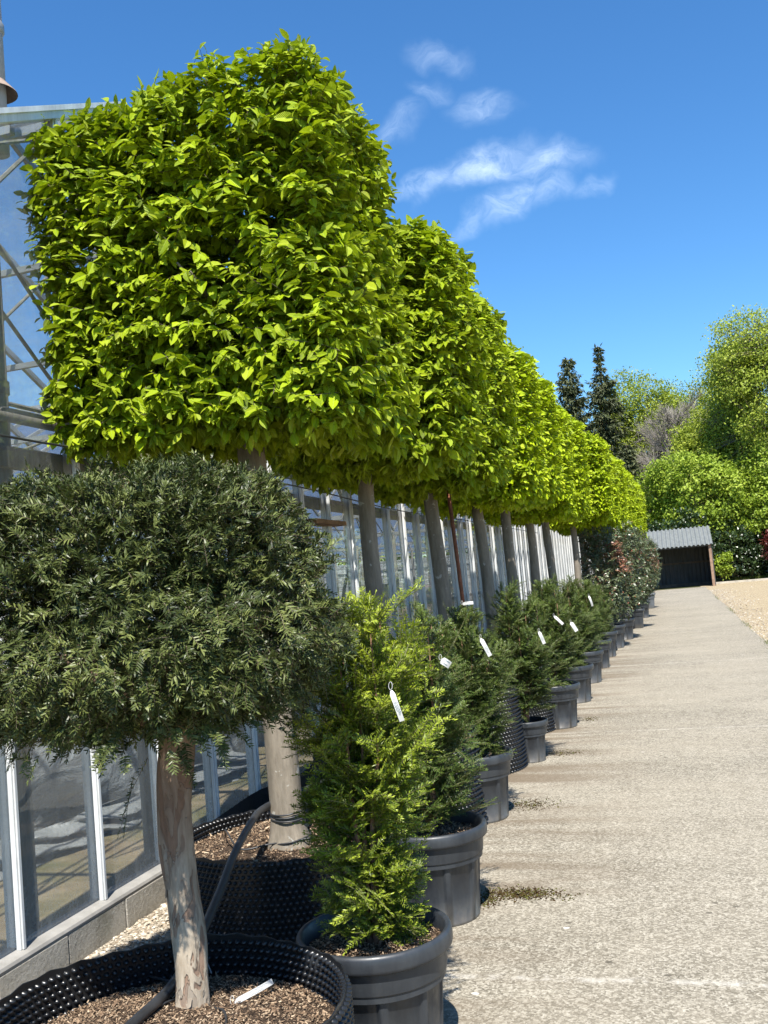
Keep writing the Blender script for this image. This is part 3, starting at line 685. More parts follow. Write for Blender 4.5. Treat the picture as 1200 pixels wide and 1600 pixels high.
def trunk_mesh(h0, h1, r0, r1, seed, lean=0.03):
    r = np.random.default_rng(seed); g = Geo(); n = 26
    z = np.concatenate([np.linspace(h0 - 0.04, h0 + 0.12, 6), np.linspace(h0 + 0.2, h1, n - 6)])
    u = (z - h0) / (h1 - h0)
    P = np.stack([lean * np.sin(u * 3.0 + seed) * u, lean * np.cos(u * 2.3 + seed) * u, z], 1)
    rad = r0 + (r1 - r0) * u + 0.028 * np.exp(-((z - h0).clip(0) / 0.06))
    ph = r.uniform(0, 6, 3)
    def lump(n_, a): 
        return 1 + 0.035 * np.sin(3 * a[None] + ph[0] + u[:, None] * 2) + 0.025 * np.sin(5 * a[None] + ph[1] - u[:, None] * 3) + 0.012 * np.sin(u[:, None] * 40 + 2 * a[None] + ph[2])
    tube(g, P, rad, 20, lump=lump)
    # limbs inside the crown
    for i in range(12):
        a = i * 2.4 + r.uniform(0, 0.5); zz = h1 - 0.15 + 0.6 * i / 12; L = r.uniform(0.45, 0.65)
        b = np.array([P[-1, 0], P[-1, 1], min(zz, h1)]); e = b + np.array([math.cos(a) * L, math.sin(a) * L, r.uniform(0.12, 0.5)])
        tube(g, smooth_path([b, (b + e) / 2 + [0, 0, 0.06], e], 6), np.linspace(0.02, 0.006, 6), 6)
    tube(g, smooth_path([P[-1], P[-1] + [0.03, 0.02, 0.5], P[-1] + [0, 0.04, 1.0]], 6), np.linspace(r1 * 0.8, 0.01, 6), 8)
    return g.mesh('trunk', [M['hornbeam_bark']], True)
TR = [trunk_mesh(0.40, 2.75, 0.080, 0.064, 1, 0.012), trunk_mesh(0.62, 2.6, 0.070, 0.056, 2, 0.045), trunk_mesh(0.62, 2.6, 0.066, 0.052, 4, 0.06)]
ords = ['first', 'second', 'third', 'fourth', 'fifth', 'sixth', 'seventh', 'eighth', 'ninth', 'tenth', 'eleventh', 'twelfth', 'thirteenth', 'fourteenth']
trees = []
for i in range(7):
    Y = 4.34 + 1.79 * i
    trees.append((-1.88 + 0.012 * i + [0, 0.065, -0.01, 0.03, 0, -0.03, 0.02][i], Y, [3.145, 3.11, 3.13, 3.06, 3.14, 3.07, 3.12][i]))
for i in range(8):
    trees.append((-1.70 + 0.038 * i, 17.9 + 1.8 * i, 3.07 + (0.05, -0.04)[i % 2]))
hl = {0: 'box clipped hornbeam with broad bright green crown rising behind the dark yew dome',
      1: 'second clipped hornbeam in the row, its grey trunk just right of the first crown',
      2: 'third clipped hornbeam in the row, beside the rusty steel post',
      6: 'last hornbeam of the long solid run before the gap, crown end facing the path'}
for i, (x, y, zc) in enumerate(trees):
    lab = hl.get(i, ('%s clipped hornbeam counted from the yew dome, one of a joined green row' if i < 7 else '%s clipped hornbeam from the yew dome, above the evergreen bushes') % ords[min(i, 13)])
    if i == 14: lab = 'farthest clipped hornbeam at the end of the row, closest to the metal shed'
    r = np.random.default_rng(100 + i)
    o = thing('hornbeam_tree', lab, 'tree', (x, y, 0), 0, 'box clipped hornbeams lining the glasshouse')
    tk = link('trunk', TR[0] if i == 0 else TR[1 + i % 2], o, rz=0 if i < 3 else r.uniform(0, 6))
    if i < 3: tk.rotation_euler = (0, (-0.018, -0.062, 0.0)[i], 0)
    k = 0 if i == 0 else (1 if i < 3 else 2)
    link('crown', CR[k], o, (-0.105 if i == 0 else (0.0 if i < 7 else 0.1), 0, zc), 0 if i < 2 else PI * r.integers(0, 2), (1.0 + r.uniform(-0.02, 0.03), 1.0, 1.0 + r.uniform(-0.02, 0.03)))
    s = link('sleeve', SL1 if i == 0 else (SL2 if i < 5 else SLF), o, (-0.04, 0.10, 0) if i == 0 else (-0.06 if i == 1 else 0, 0, 0), r.uniform(0, 6))
    link('soil', SOIL_BIG if i == 0 else SOIL_FAR, o, (-0.04, 0.10, 0.365) if i == 0 else (0, 0, 0.58), r.uniform(0, 6))
    if i == 0:
        g = Geo()
        for z, dx in ((0.545, 0.0), (0.56, 0.004), (0.53, -0.003), (0.425, 0.012)):
            a = np.linspace(0, 2 * PI, 30); q = 0.086 + abs(dx)
            tube(g, np.stack([q * np.cos(a), q * np.sin(a), z + 0.012 * np.sin(a + dx * 99)], 1), 0.0045, 5, cap=False)
        g.build('trunk_tie', M['pipe'], o, True)

# ------------------------------------------------------------------ the yew dome
def yew_dome():
    r = np.random.default_rng(21); g = Geo(); n = 9400
    hx, hy, hz = 0.63, 0.52, 0.46
    P, N = rounded_points(r, n, hx, hy, hz, 2.15)
    lo = np.minimum(1, np.maximum(0, -P[:, 2] / hz)); P[:, :2] *= (1 + 0.17 * np.sin(PI * lo ** 0.8) ** 1.0)[:, None]
    P = P + N * (lumpy(r, P, 0.014, 10) + lumpy(r, P, 0.030, 27, 16))[:, None] - N * np.where(r.random(n) < 0.27, r.uniform(0.04, 0.38, n), np.minimum(r.exponential(0.045, n), 0.3))[:, None]
    flat = P[:, 2] < -0.37; P[flat, 2] = -0.37 + (P[flat, 2] + 0.37) * 0.3
    D = nrm(N * 1.15 + r.normal(0, 0.5, (n, 3)) + UP * 0.1)
    SN = nrm(UP * 0.65 + N * 0.6 + r.normal(0, 0.4, (n, 3)))
    L = r.uniform(0.045, 0.10, n)
    sprays(g, r, P - D * (L * 0.75)[:, None], D, SN, L, 20, 0.0275, 0.0046, tipgain=0.0, curved=True, tone=r.uniform(0.1, 1.0, n), droop=0.2, radial=0.4)
    # pale pinched shoot tips, mostly on top
    q = r.random(n) < np.where(N[:, 2] > 0.45, 0.14, 0.02)
    m = int(q.sum()); sprays(g, r, P[q] + D[q] * 0.012, D[q], SN[q], np.full(m, 0.014), 5, 0.010, 0.0035, tipgain=1.0, tone=np.full(m, 0.7))
    # ragged skirt hanging below the clipped edge
    m = 200; a = r.uniform(0, 2 * PI, m); q = np.sqrt(r.uniform(0.02, 0.9, m))
    O = np.stack([hx * q * np.cos(a), hy * q * np.sin(a), r.uniform(-0.42, -0.34, m)], 1)
    D2 = nrm(np.stack([np.cos(a) * 0.5, np.sin(a) * 0.5, r.uniform(-0.5, -0.05, m)], 1) + r.normal(0, 0.3, (m, 3)))
    sprays(g, r, O, D2, nrm(np.stack([np.cos(a), np.sin(a), np.full(m, 0.8)], 1)), r.uniform(0.035, 0.07, m), 22, 0.024, 0.0046, tipgain=0.0, curved=True, droop=0.5)
    return g
yx, yy = -1.57, 2.74
yew = thing('yew_tree', 'dark green clipped yew dome on one bare flaking trunk', 'tree', (yx, yy, 0))
yew_dome().build('crown', [M['yew_dark'], M['twig']], yew, loc=(-0.085, 0.0, 1.605))
g = Geo(); r = np.random.default_rng(5)
z = np.concatenate([np.linspace(0.28, 0.5, 10), np.linspace(0.53, 1.45, 24)]); u = (z - 0.28) / 1.17
P = np.stack([0.004 + 0.03 * u - 0.02 * np.sin(u * 3.3) + 0.012 * np.sin(u * 9), 0.015 * np.sin(u * 4), z], 1)
def lump(n_, a):
    aa = a[None]; uu = u[:, None]
    return 1 + 0.06 * np.sin(2 * aa + uu * 5) + 0.045 * np.sin(3 * aa - uu * 7 + 1) + 0.03 * np.sin(7 * aa + uu * 16) + 0.035 * np.sin(uu * 30 + aa * 2)
tube(g, P, 0.0475 + 0.024 * u ** 2 + 0.010 * np.exp(-(z - 0.28) / 0.05), 36, lump=lump)
for a, e in ((0.3, 0.9), (1.9, 0.7), (3.3, 0.8), (4.4, 0.6), (5.3, 0.9)):
    b = np.array([0, 0, 1.2]); q = b + np.array([math.cos(a) * 0.38, math.sin(a) * 0.38, e * 0.45])
    tube(g, smooth_path([b, (b + q) / 2 + [0, 0, -0.02], q], 7), np.linspace(0.045, 0.012, 7), 10)
# lifted bark flakes
fl = 34; za = r.uniform(0.36, 1.05, fl); aa = r.uniform(0, 2 * PI, fl); ua = (za - 0.28) / 1.17
O = np.stack([0.004 + 0.03 * ua - 0.02 * np.sin(ua * 3.3) + 0.012 * np.sin(ua * 9) + 0.0505 * np.cos(aa), 0.015 * np.sin(ua * 4) + 0.0505 * np.sin(aa), za], 1)
NN = np.stack([np.cos(aa), np.sin(aa), np.full(fl, 0.1)], 1)
FLK = np.array([(-.5, 0, 0), (.4, .05, .05), (.5, .55, .12), (.1, 1, .25), (-.4, .7, .1), (0, .5, .02)], float)
s = r.uniform(0.012, 0.034, fl)
stamp(g, FLK, [np.array([(0, 1, 5), (1, 2, 5), (2, 3, 5), (3, 4, 5), (4, 0, 5)])], O, frames(np.tile(-UP, (fl, 1)) + r.normal(0, 0.2, (fl, 3)), NN, s, s * 0.55, s * 0.5))
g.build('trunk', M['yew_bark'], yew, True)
r = np.random.default_rng(8)
for o_, d_, l_ in (((-0.055, -0.05, 1.12), (-0.45, -0.2, -0.55), 0.16), ((0.05, -0.05, 1.13), (0.5, -0.3, -0.2), 0.09)):
    g = Geo(); O = np.array([o_, np.array(o_) + np.array(d_) * l_ * 0.6]); sprays(g, r, O, np.array([d_, np.array(d_) * [1, 1, 2.2]]), np.array([(-.5, -.6, .6)] * 2), np.array([l_, l_ * 0.7]), 34, 0.024, 0.0042, tipgain=0, curved=True, droop=0.7)
    g.build('trunk_shoot', [M['yew_dark'], M['twig']], yew)
link('sleeve', sleeve_mesh('sleeve', 0.52, 0.448, 7), yew, (0.035, -0.205, 0), 0.3)
link('soil', soil_mesh('soil', 0.505, 21000, 9, 0.045, 0.0068), yew, (0.035, -0.205, 0.315))

# ------------------------------------------------------------------ potted yews
def yew_plant(seed, top, base, rad, stems, shoots, needles, nlen, tipgain, leanx=0.0, spiky=0.25, nmat=None, lowbare=0.06, tap=0.55):
    r = np.random.default_rng(seed); g = Geo(); gs = Geo(); A = []; D = []; N = []; L = []; T = []
    for s in range(stems):
        a = s * 2 * PI / stems + r.uniform(-0.4, 0.4); f = r.uniform(0.75, 1.0) if s else 1.0; sr = rad * r.uniform(0.15, 0.62)
        e = np.array([math.cos(a) * sr + leanx, math.sin(a) * sr, base + (top - base) * f * 0.93])
        path = smooth_path([(r.uniform(-.02, .02), r.uniform(-.02, .02), base - 0.03), (math.cos(a) * sr * 0.45, math.sin(a) * sr * 0.45, base + (top - base) * 0.3), e * [0.95, 0.95, 1] - [0, 0, (top - base) * 0.3], e], 14)
        tube(gs, path, np.linspace(0.011, 0.0025, 14), 7)
        for k in range(shoots):
            u = lowbare + (1 - lowbare) * ((k + r.random()) / shoots); i = min(int(u * 13), 12); b = path[i] + (path[i + 1] - path[i]) * (u * 13 - i)
            ph = r.uniform(0, 2 * PI); ln = rad * (0.95 - tap * u) * r.uniform(0.55, 1.15) * (0.8 + 0.4 * math.sin(min(1, u * 2.2) * PI / 2))
            d = np.array([math.cos(ph), math.sin(ph), 0.25 + 0.9 * u + r.normal(0, 0.2)]); d /= np.linalg.norm(d)
            if r.random() < 0.03 * spiky * 4: ln *= 1.5
            nn_ = UP * 0.8 + np.array([math.cos(ph), math.sin(ph), 0]) * 0.35 + r.normal(0, 0.3, 3)
            tube_tone = r.uniform(0.1, 0.6) + 0.4 * u ** 2
            A.append(b); D.append(d); N.append(nn_); L.append(ln); T.append(tube_tone)
            sd_ = np.cross(d, nn_); sd_ /= np.linalg.norm(sd_)
            for q in range(9):
                w_ = 0.25 + 0.65 * (q + r.random()) / 9; sg = 1 if q % 2 else -1
                A.append(b + d * ln * w_); D.append(d * 0.75 + sd_ * sg * 0.7 + r.normal(0, 0.18, 3) + UP * 0.1); N.append(nn_ + r.normal(0, 0.2, 3)); L.append(ln * (1.05 - w_) * r.uniform(0.5, 0.9) + 0.02); T.append(tube_tone + r.normal(0, 0.06))
    A = np.array(A); D = nrm(np.array(D)); N = nrm(np.array(N)); L = np.array(L); T = np.array(T).clip(0, 1)
    for lo, hi, f in ((0, 0.06, 0.5), (0.06, 0.12, 0.8), (0.12, 9, 1.15)):
        q = (L >= lo) & (L < hi)
        if q.any(): sprays(g, r, A[q], D[q], N[q], L[q], max(8, int(needles * f)), nlen, nlen * 0.25, tone=T[q], tipgain=tipgain, droop=0.06, stem_r=0.0015)
    for k in range(int(8 * spiky)):      # long unclipped leaders
        a = r.uniform(0, 2 * PI); q = r.uniform(0.1, 0.7) * rad
        o = np.array([[math.cos(a) * q + leanx, math.sin(a) * q, base + (top - base) * r.uniform(0.62, 0.88)]])
        sprays(g, r, o, np.array([[math.cos(a) * 0.5 + 0.15, math.sin(a) * 0.4, 1.0]]), np.array([[math.cos(a), math.sin(a), 0.2]]), np.array([r.uniform(0.18, 0.3)]), 34, nlen * 0.75, nlen * 0.13, tipgain=tipgain, droop=0.0, stem_r=0.002)
    return g, gs
POT, RIM = pot_meshes(0.265, 0.435, M['pot'])
SPOT, SRIM = pot_meshes(0.175, 0.345, M['pot'])
SOIL_POT = soil_mesh('soil', 0.236, 4500, 31, 0.012, 0.008)
SOIL_POT_FAR = soil_mesh('soil', 0.236, 500, 32, 0.012, 0.018)
SOIL_SMALL = soil_mesh('soil', 0.154, 300, 33, 0.01, 0.018)
YB = yew_plant(45, 1.57, 0.40, 0.21, 9, 42, 27, 0.0205, 0.75, 0.03, 0.5, lowbare=0.03, tap=0.1)
YM = [yew_plant(42 + k, 1.44, 0.40, 0.275, 9, 46, 24, 0.0195, 0.45, 0.0, 1.4) for k in range(2)]
YBM = (YB[0].mesh('foliage', [M['yew_bright'], M['young_stem']]), YB[1].mesh('stems', [M['yew_stem']], True))
YMM = [(a.mesh('foliage', [M['yew_mid'], M['young_stem']]), b.mesh('stems', [M['yew_stem']], True)) for a, b in YM]
yl = [(-1.10, 3.18, 0, 'fresh bright green yew in the black pot beside the yew dome', 1.0, 0.0),
      (-1.235, 4.53, 1, 'second potted yew, dark green with reddish leaders, behind the bright green one', 1.0, 0.5),
      (-1.395, 6.32, 2, 'third potted yew, set back with open twiggy top and a long white tag', 0.97, 2.0),
      (-1.31, 8.15, 1, 'broad bushy yew in the small narrow black pot', 1.06, 3.9),
      (-1.275, 9.82, 2, 'fifth potted yew along the path, just past the small narrow pot', 1.03, 1.1),
      (-1.275, 11.55, 1, 'sixth potted yew along the path from the yew dome', 1.0, 5.2),
      (-1.28, 13.35, 2, 'seventh potted yew from the yew dome, with feathery upright top', 0.97, 3.2),
      (-1.28, 15.15, 1, 'eighth potted yew from the yew dome, last but one before the evergreen bushes', 0.9, 0.9),
      (-1.28, 16.85, 2, 'last potted yew, tucked in front of the evergreen bushes', 0.86, 4.4)]
for i, (x, y, k, lab, s, rz) in enumerate(yl):
    o = thing('potted_yew', lab, 'potted plant', (x, y, 0), 0, 'potted yews along the path')
    small = i == 3
    p = link('pot', SPOT if small else POT, o, rz=rz * 1.7 + 0.2); link('rim', SRIM if small else RIM, p)
    link('soil', SOIL_SMALL if small else (SOIL_POT if i < 2 else SOIL_POT_FAR), o, (0, 0, 0.29 if small else 0.375), rz)
    me = YBM if k == 0 else YMM[k - 1]
    zo = -0.06 if small else 0.0
    link('foliage', me[0], o, (0, 0, zo), rz, (s, s, s)); link('stems', me[1], o, (0, 0, zo), rz, (s, s, s))

# plant tags
def plant_tag(x, y, z, dx, dy, dz, wd, lab, curl=0.01, ink=True):
    g = Geo(); P = np.array([0, 0, 0.0]); E = np.array([dx, dy, dz]); n = 9; T = nrm(E[None])[0]
    W = nrm(np.cross(T, np.array([0.25, -1.0, 0.25]))[None])[0]; Nn = np.cross(W, T)
    L = np.linalg.norm(E); u = np.linspace(0, 1, n)
    C = E[None] * u[:, None] + Nn * (curl * np.sin(u * PI))[:, None]
    th = 0.0007; prof = np.where(u < 0.12, 0.35, 1.0)
    V = np.concatenate([C + W * (wd / 2 * prof)[:, None] + Nn * th, C - W * (wd / 2 * prof)[:, None] + Nn * th, C - W * (wd / 2 * prof)[:, None] - Nn * th, C + W * (wd / 2 * prof)[:, None] - Nn * th])
    F = []
    for s in range(4):
        for k in range(n - 1): F.append((s * n + k, s * n + k + 1, ((s + 1) % 4) * n + k + 1, ((s + 1) % 4) * n + k))
    F += [(0, n, 2 * n, 3 * n), (n - 1, 2 * n - 1, 3 * n - 1, 4 * n - 1)]
    g.add(V, np.array(F))
    o = tag(g.build('plant_tag', M['label_white'], loc=(x, y, z)), lab, 'plant tag', 'white tags tied to the yews')
    gi = Geo(); r = np.random.default_rng(int(abs(x) * 1000 + abs(y) * 77)); nrow = 3 if ink else 2
    for k in range(nrow):
        uu = np.linspace(0.28, 0.28 + r.uniform(0.35, 0.6), 46); off = wd * (0.26 - 0.52 * k / max(1, nrow - 1))
        wig = np.sin(uu * 150 + np.sin(uu * 61) * 2) * 0.09 + np.sin(uu * 83 + k) * 0.05
        Ci = E[None] * uu[:, None] + Nn * (curl * np.sin(uu * PI))[:, None] + Nn * (th + 0.0003) + W * (off + wd * wig)[:, None]
        tube(gi, Ci, 0.00045 if ink else 0.0003, 4)
    gi.build('writing', M['ink'], o)
    gl = Geo(); q = np.linspace(0, 2 * PI, 16); tube(gl, np.stack([0.006 * np.cos(q), 0.003 * np.sin(q), 0.010 + 0.012 * np.sin(q)], 1) - T[None] * 0.004, 0.0009, 5, cap=False); gl.build('loop', M['label_white'], o, True)
    return o
plant_tag(-0.88, 2.90, 1.262, 0.030, -0.01, -0.095, 0.016, 'white tag with teal handwriting on the bright green yew', 0.012)
plant_tag(-1.02, 4.16, 1.236, 0.035, 0.01, -0.028, 0.032, 'short folded white tag near the top of the second yew', 0.01, False)
plant_tag(-1.20, 5.98, 1.195, 0.052, -0.01, -0.112, 0.026, 'long slanting white tag on the third yew', 0.008)
plant_tag(-1.31, 6.05, 1.415, 0.07, 0.0, 0.004, 0.02, 'flat lying white tag in the sparse top of the third yew', 0.012, False)
plant_tag(-1.085, 7.80, 1.095, 0.035, -0.01, -0.10, 0.026, 'white tag on the broad bushy yew above the small pot', 0.006)
plant_tag(-1.16, 9.50, 1.125, 0.08, -0.01, -0.085, 0.026, 'thin slanting white tag on the fifth yew', 0.006, False)
plant_tag(-1.01, 9.55, 1.05, 0.05, -0.01, -0.09, 0.036, 'upright white tag low on the right side of the fifth yew', 0.006, False)
plant_tag(-1.11, 13.05, 1.18, 0.035, 0.0, -0.14, 0.026, 'long narrow white tag hanging in the seventh yew', 0.02, False)
plant_tag(-1.432, 2.765, 0.352, 0.085, 0.11, 0.022, 0.017, 'curved white tag lying on bark mulch under the yew dome', 0.018, False)

# ------------------------------------------------------------------ evergreen bushes in pots farther along
SQP, SQR = pot_meshes(0.27, 0.46, M['pot'], True); SQG, SQGR = pot_meshes(0.30, 0.50, M['pot_grey'], True)
PB = [leafy_block(61 + k, 0.50, 0.50, 0.88, 1500, 8, 0.052, p=2.6, simple=True, depth=0.10, lump=0.09, stray=90, droop=0.1, redtips=True).mesh('foliage', [M['photinia_leaf'], M['twig']]) for k in range(2)]
def stem_mesh(seed, h):
    r = np.random.default_rng(seed); g = Geo()
    for k in range(5):
        a = k * 1.3; q = r.uniform(0.1, 0.25)
        tube(g, smooth_path([(0.02 * math.cos(a), 0.02 * math.sin(a), 0.38), (q * 0.5 * math.cos(a), q * 0.5 * math.sin(a), 0.8), (q * math.cos(a), q * math.sin(a), h)], 8), np.linspace(0.014, 0.006, 8), 6)
    return g.mesh('stems', [M['twig']], True)
ST = stem_mesh(3, 1.7)
bl = [(-1.22, 18.45, 1.42, 0.95, 0, 'dark round pot', 'dark evergreen bush in a round pot right after the last potted yew'),
      (-1.12, 20.3, 1.46, 1.0, 0, 'round', 'tall evergreen bush with pink red young leaves, second of the bush group'),
      (-1.0, 23.45, 1.42, 1.02, 1, 'square', 'evergreen bush in a square black pot with a red leaf cluster'),
      (-0.97, 27.3, 1.40, 0.98, 0, 'round', 'pale evergreen bush between the square black pot and the grey pot'),
      (-0.92, 32.3, 1.36, 1.02, 2, 'grey', 'grey green evergreen bush in the light grey square pot at the row end')]
for i, (x, y, zc, s, k, _, lab) in enumerate(bl):
    o = thing('potted_bush', lab, 'potted plant', (x, y, 0), 0, 'potted evergreen bushes before the shed')
    p = link('pot', (POT, SQP, SQG)[k], o, rz=0.0 if k else i); link('rim', (RIM, SQR, SQGR)[k], p)
    link('soil', SOIL_POT_FAR, o, (0, 0, 0.39)); link('stems', ST, o, rz=i * 1.1)
    link('foliage', PB[i % 2], o, (0.0, 0, zc), i * 1.9, (s, s, s))

# ------------------------------------------------------------------ glasshouse
GX = -2.70; PITCH = 0.587; Y0 = 3.388 - 4 * PITCH; NB = 72; YE = Y0 + NB * PITCH; SPAN = 6.4; V0 = 1.35; EAVE = 2.72; RIDGE = EAVE + 0.5 * SPAN / 2; BACK = -17.0
def rake(y):
    q = (y - V0) % SPAN; return EAVE + 0.5 * min(q, SPAN - q)
gh = thing('glasshouse', 'long aluminium framed glasshouse with gabled glass bays on a low block wall', 'glasshouse', (GX, Y0, 0))
def P_(g, name, m, smooth=False, parent=gh): return g.build(name, m, parent, smooth, (0, 0, 0))
def loc(V): return np.asarray(V, float) - np.array([GX, Y0, 0])
g = Geo(); r = np.random.default_rng(4); y = Y0 - 0.1
while y < YE:
    bevbox(g, -0.055 + r.normal(0, 0.001), 0.056 + r.normal(0, 0.002), y - Y0, y - Y0 + 0.444, -0.02, 0.213, 0.004); y += 0.45
box(g, -0.05, 0.040, -0.1, YE - Y0, -0.02, 0.2, 1); P_(g, 'block_wall', [M['block'], M['kerb']])
g = Geo(); pr = [(0.058, 0.214), (0.060, 0.226), (0.054, 0.238), (0.03, 0.247), (-0.05, 0.252), (-0.056, 0.214)]
yy_ = [-0.1, YE - Y0]; V = [(x, a, z) for a in yy_ for x, z in pr]; n = len(pr)
g.add(V, [np.array([(k, (k + 1) % n, n + (k + 1) % n, n + k) for k in range(n)]), np.array([list(range(n))[::-1], list(range(n, 2 * n))])]); P_(g, 'sill', M['sill'])
for i in range(NB + 1):
    y = i * PITCH; h = rake(Y0 + y) - 0.03; g = Geo()
    dy = r.normal(0, 0.002)
    bevbox(g, 0.004, 0.026, y - 0.019 + dy, y + 0.019 + dy, 0.2455, h, 0.004); bevbox(g, 0.0262, 0.034, y - 0.010 + dy, y + 0.010 + dy, 0.247, h, 0.003)
    box(g, -0.05, -0.004, y - 0.006 + dy, y + 0.006 + dy, 0.2535, h)
    P_(g, 'glazing_bar', M['alu'])
for i in range(NB):
    y0 = i * PITCH + 0.007; y1 = (i + 1) * PITCH - 0.007
    h0 = rake(Y0 + y0) - 0.02; h1 = rake(Y0 + y1) - 0.02; V = [(0, y0, 0.2525), (0, y1, 0.2525), (0, y1, h1)]
    q = (Y0 + y0 - V0) % SPAN
    for bp in (SPAN / 2, SPAN):
        if q < bp < q + (y1 - y0): V.append((0, y0 + bp - q, rake(Y0 + y0 + bp - q) - 0.02))
    V.append((0, y0, h0)); g = Geo(); tl = r.normal(0, 0.0012); V = [(a + tl * (c - 1) + r.normal(0, 0.0004), b, c) for a, b, c in V]
    g.add(V, np.array([list(range(len(V)))])); P_(g, 'glass_pane', M['glass'])
nsp = int(math.ceil((YE - V0) / SPAN))
def slab(g, A, B, hw, th):
    """bar from A to B in the facade plane, hw half height, th half depth"""
    A = np.array(A, float); B = np.array(B, float); d = (B - A) / np.linalg.norm(B - A); u_ = np.array([0, -d[2], d[1]]); x_ = np.array([1.0, 0, 0])
    V = [p + sx * x_ * th + sz * u_ * hw for p in (A, B) for sx, sz in ((-1, -1), (1, -1), (1, 1), (-1, 1))]; g.add(V, BOXF)
for s in range(-1, nsp):
    ya = V0 + s * SPAN - Y0; ym = ya + SPAN / 2; yb = ya + SPAN
    for (A, B) in (((ya, EAVE), (ym, RIDGE)), ((ym, RIDGE), (yb, EAVE))):
        a, za = A; b, zb = B
        lo = max(a, -0.1); hi = min(b, YE - Y0)
        if hi <= lo: continue
        za2 = za + (zb - za) * (lo - a) / (b - a); zb2 = za + (zb - za) * (hi - a) / (b - a)
        g = Geo(); slab(g, (0.0, lo, za2 + 0.005), (0.0, hi, zb2 + 0.005), 0.026, 0.05); slab(g, (0.056, lo, za2 + 0.028), (0.056, hi, zb2 + 0.028), 0.012, 0.006); P_(g, 'gable_trim', M['alu'])
        nx = 24; xs = np.linspace(-0.06, BACK - GX, nx); dx = xs[1] - xs[0]
        gp = Geo(); gf = Geo()
        for k in range(nx - 1):
            gp.add([(xs[k] - 0.02, lo, za2 + 0.01), (xs[k + 1] + 0.02, lo, za2 + 0.01), (xs[k + 1] + 0.02, hi, zb2 + 0.01), (xs[k] - 0.02, hi, zb2 + 0.01)], np.array([(0, 1, 2, 3)]))
        for k in range(1, nx): slab(gf, (xs[k], lo, za2 + 0.01), (xs[k], hi, zb2 + 0.01), 0.022, 0.014)
        for f_ in (0.25, 0.5, 0.75):
            yq = lo + (hi - lo) * f_; zq = za2 + (zb2 - za2) * f_; box(gf, BACK - GX, -0.06, yq - 0.018, yq + 0.018, zq - 0.07, zq - 0.03)
        P_(gp, 'roof_glass', M['roof_glass']); P_(gf, 'roof_frame', M['alu_dull'])
    if 0 < ya < YE - Y0:
        g = Geo(); box(g, BACK - GX, -0.055, ya - 0.09, ya + 0.09, EAVE - 0.10, EAVE - 0.035); P_(g, 'valley_gutter', M['alu_dull'])
    if 0 < ym < YE - Y0:
        g = Geo(); box(g, BACK - GX, -0.055, ym - 0.03, ym + 0.03, RIDGE - 0.03, RIDGE + 0.04); P_(g, 'ridge_beam', M['alu_dull'])
    # trusses across each bay, set back from the facade
    for x in (-0.45, -3.4, -6.4, -9.4):
        g = Geo()
        pts = [(x, ya, EAVE - 0.05), (x, ym, RIDGE - 0.06), (x, yb, EAVE - 0.05), (x, ya + SPAN * 0.25, EAVE - 0.05), (x, ya + SPAN * 0.75, EAVE - 0.05), (x, ya + SPAN * 0.25, EAVE + 0.72), (x, ya + SPAN * 0.75, EAVE + 0.72)]
        for a, b in ((0, 1), (1, 2), (0, 2), (3, 1), (4, 1), (3, 5), (4, 6)):
            A = np.array(pts[a]); B = np.array(pts[b])
            if min(A[1], B[1]) < -1 or max(A[1], B[1]) > YE - Y0 + 1: continue
            tube(g, [A, (A + B) / 2, B], 0.012, 6)
        if g.n: P_(g, 'roof_truss', M['grey_steel'])
for y in (3.66, 4.72, 8.5, 11.7, 14.9, 18.1, 21.3, 24.5, 27.7, 30.9, 34.1, 37.3):
    for x in ((-0.16,) if y == 4.72 else (-0.16, -3.4, -6.4, -9.4)):
        top = rake(y) - 0.12; g = Geo(); tube(g, [(x, y - Y0, 0), (x, y - Y0, top / 2), (x, y - Y0, top)], 0.047, 12)
        if x == -0.16: tube(g, [(x, y - Y0, 2.60), (x, y - Y0, 2.66)], 0.055, 12)
        P_(g, 'post', M['grey_steel'], True)
g = Geo(); tube(g, [(-0.07, 0, 2.49), (-0.07, 20, 2.49), (-0.07, YE - Y0, 2.49)], 0.033, 10); P_(g, 'wall_rail', M['grey_steel'], True)
g = Geo(); box(g, -0.105, -0.056, 0, YE - Y0, 2.25, 2.345); P_(g, 'wall_rail', M['grey_steel'])
g = Geo(); box(g, -0.095, -0.056, 0, YE - Y0, 1.30, 1.335); P_(g, 'wall_rail', M['grey_steel'])
for (A, B) in (((-0.2, 3.3, 3.75), (-0.2, 4.9, 2.5)), ((-0.25, 3.2, 3.6), (-0.25, 4.5, 2.55)), ((-1.2, 4.0, 2.6), (-1.2, 5.6, 3.9)), ((-0.3, 4.2, 2.25), (-0.3, 5.0, 2.75)), ((-2.2, 4.4, 2.2), (-1.0, 7.2, 3.4))):
    g = Geo(); A = np.array(A) - [0, Y0, 0]; B = np.array(B) - [0, Y0, 0]; tube(g, [A, (A + B) / 2 - [0, 0, 0.03], B], 0.011, 6); P_(g, 'brace', M['grey_steel'], True)
g = Geo(); box(g, -0.055, 0.11, 6.95 - Y0, 7.66 - Y0, 2.10, 2.135); P_(g, 'window_ledge', M['ledge_wood'])
g = Geo(); box(g, BACK - GX, BACK - GX + 0.05, 0, YE - Y0, 0, EAVE); P_(g, 'back_wall', M['sheet'])
g = Geo(); box(g, BACK - GX, -0.08, YE - Y0 - 0.03, YE - Y0, 0.0, EAVE - 0.15); P_(g, 'end_wall', M['sheet'])

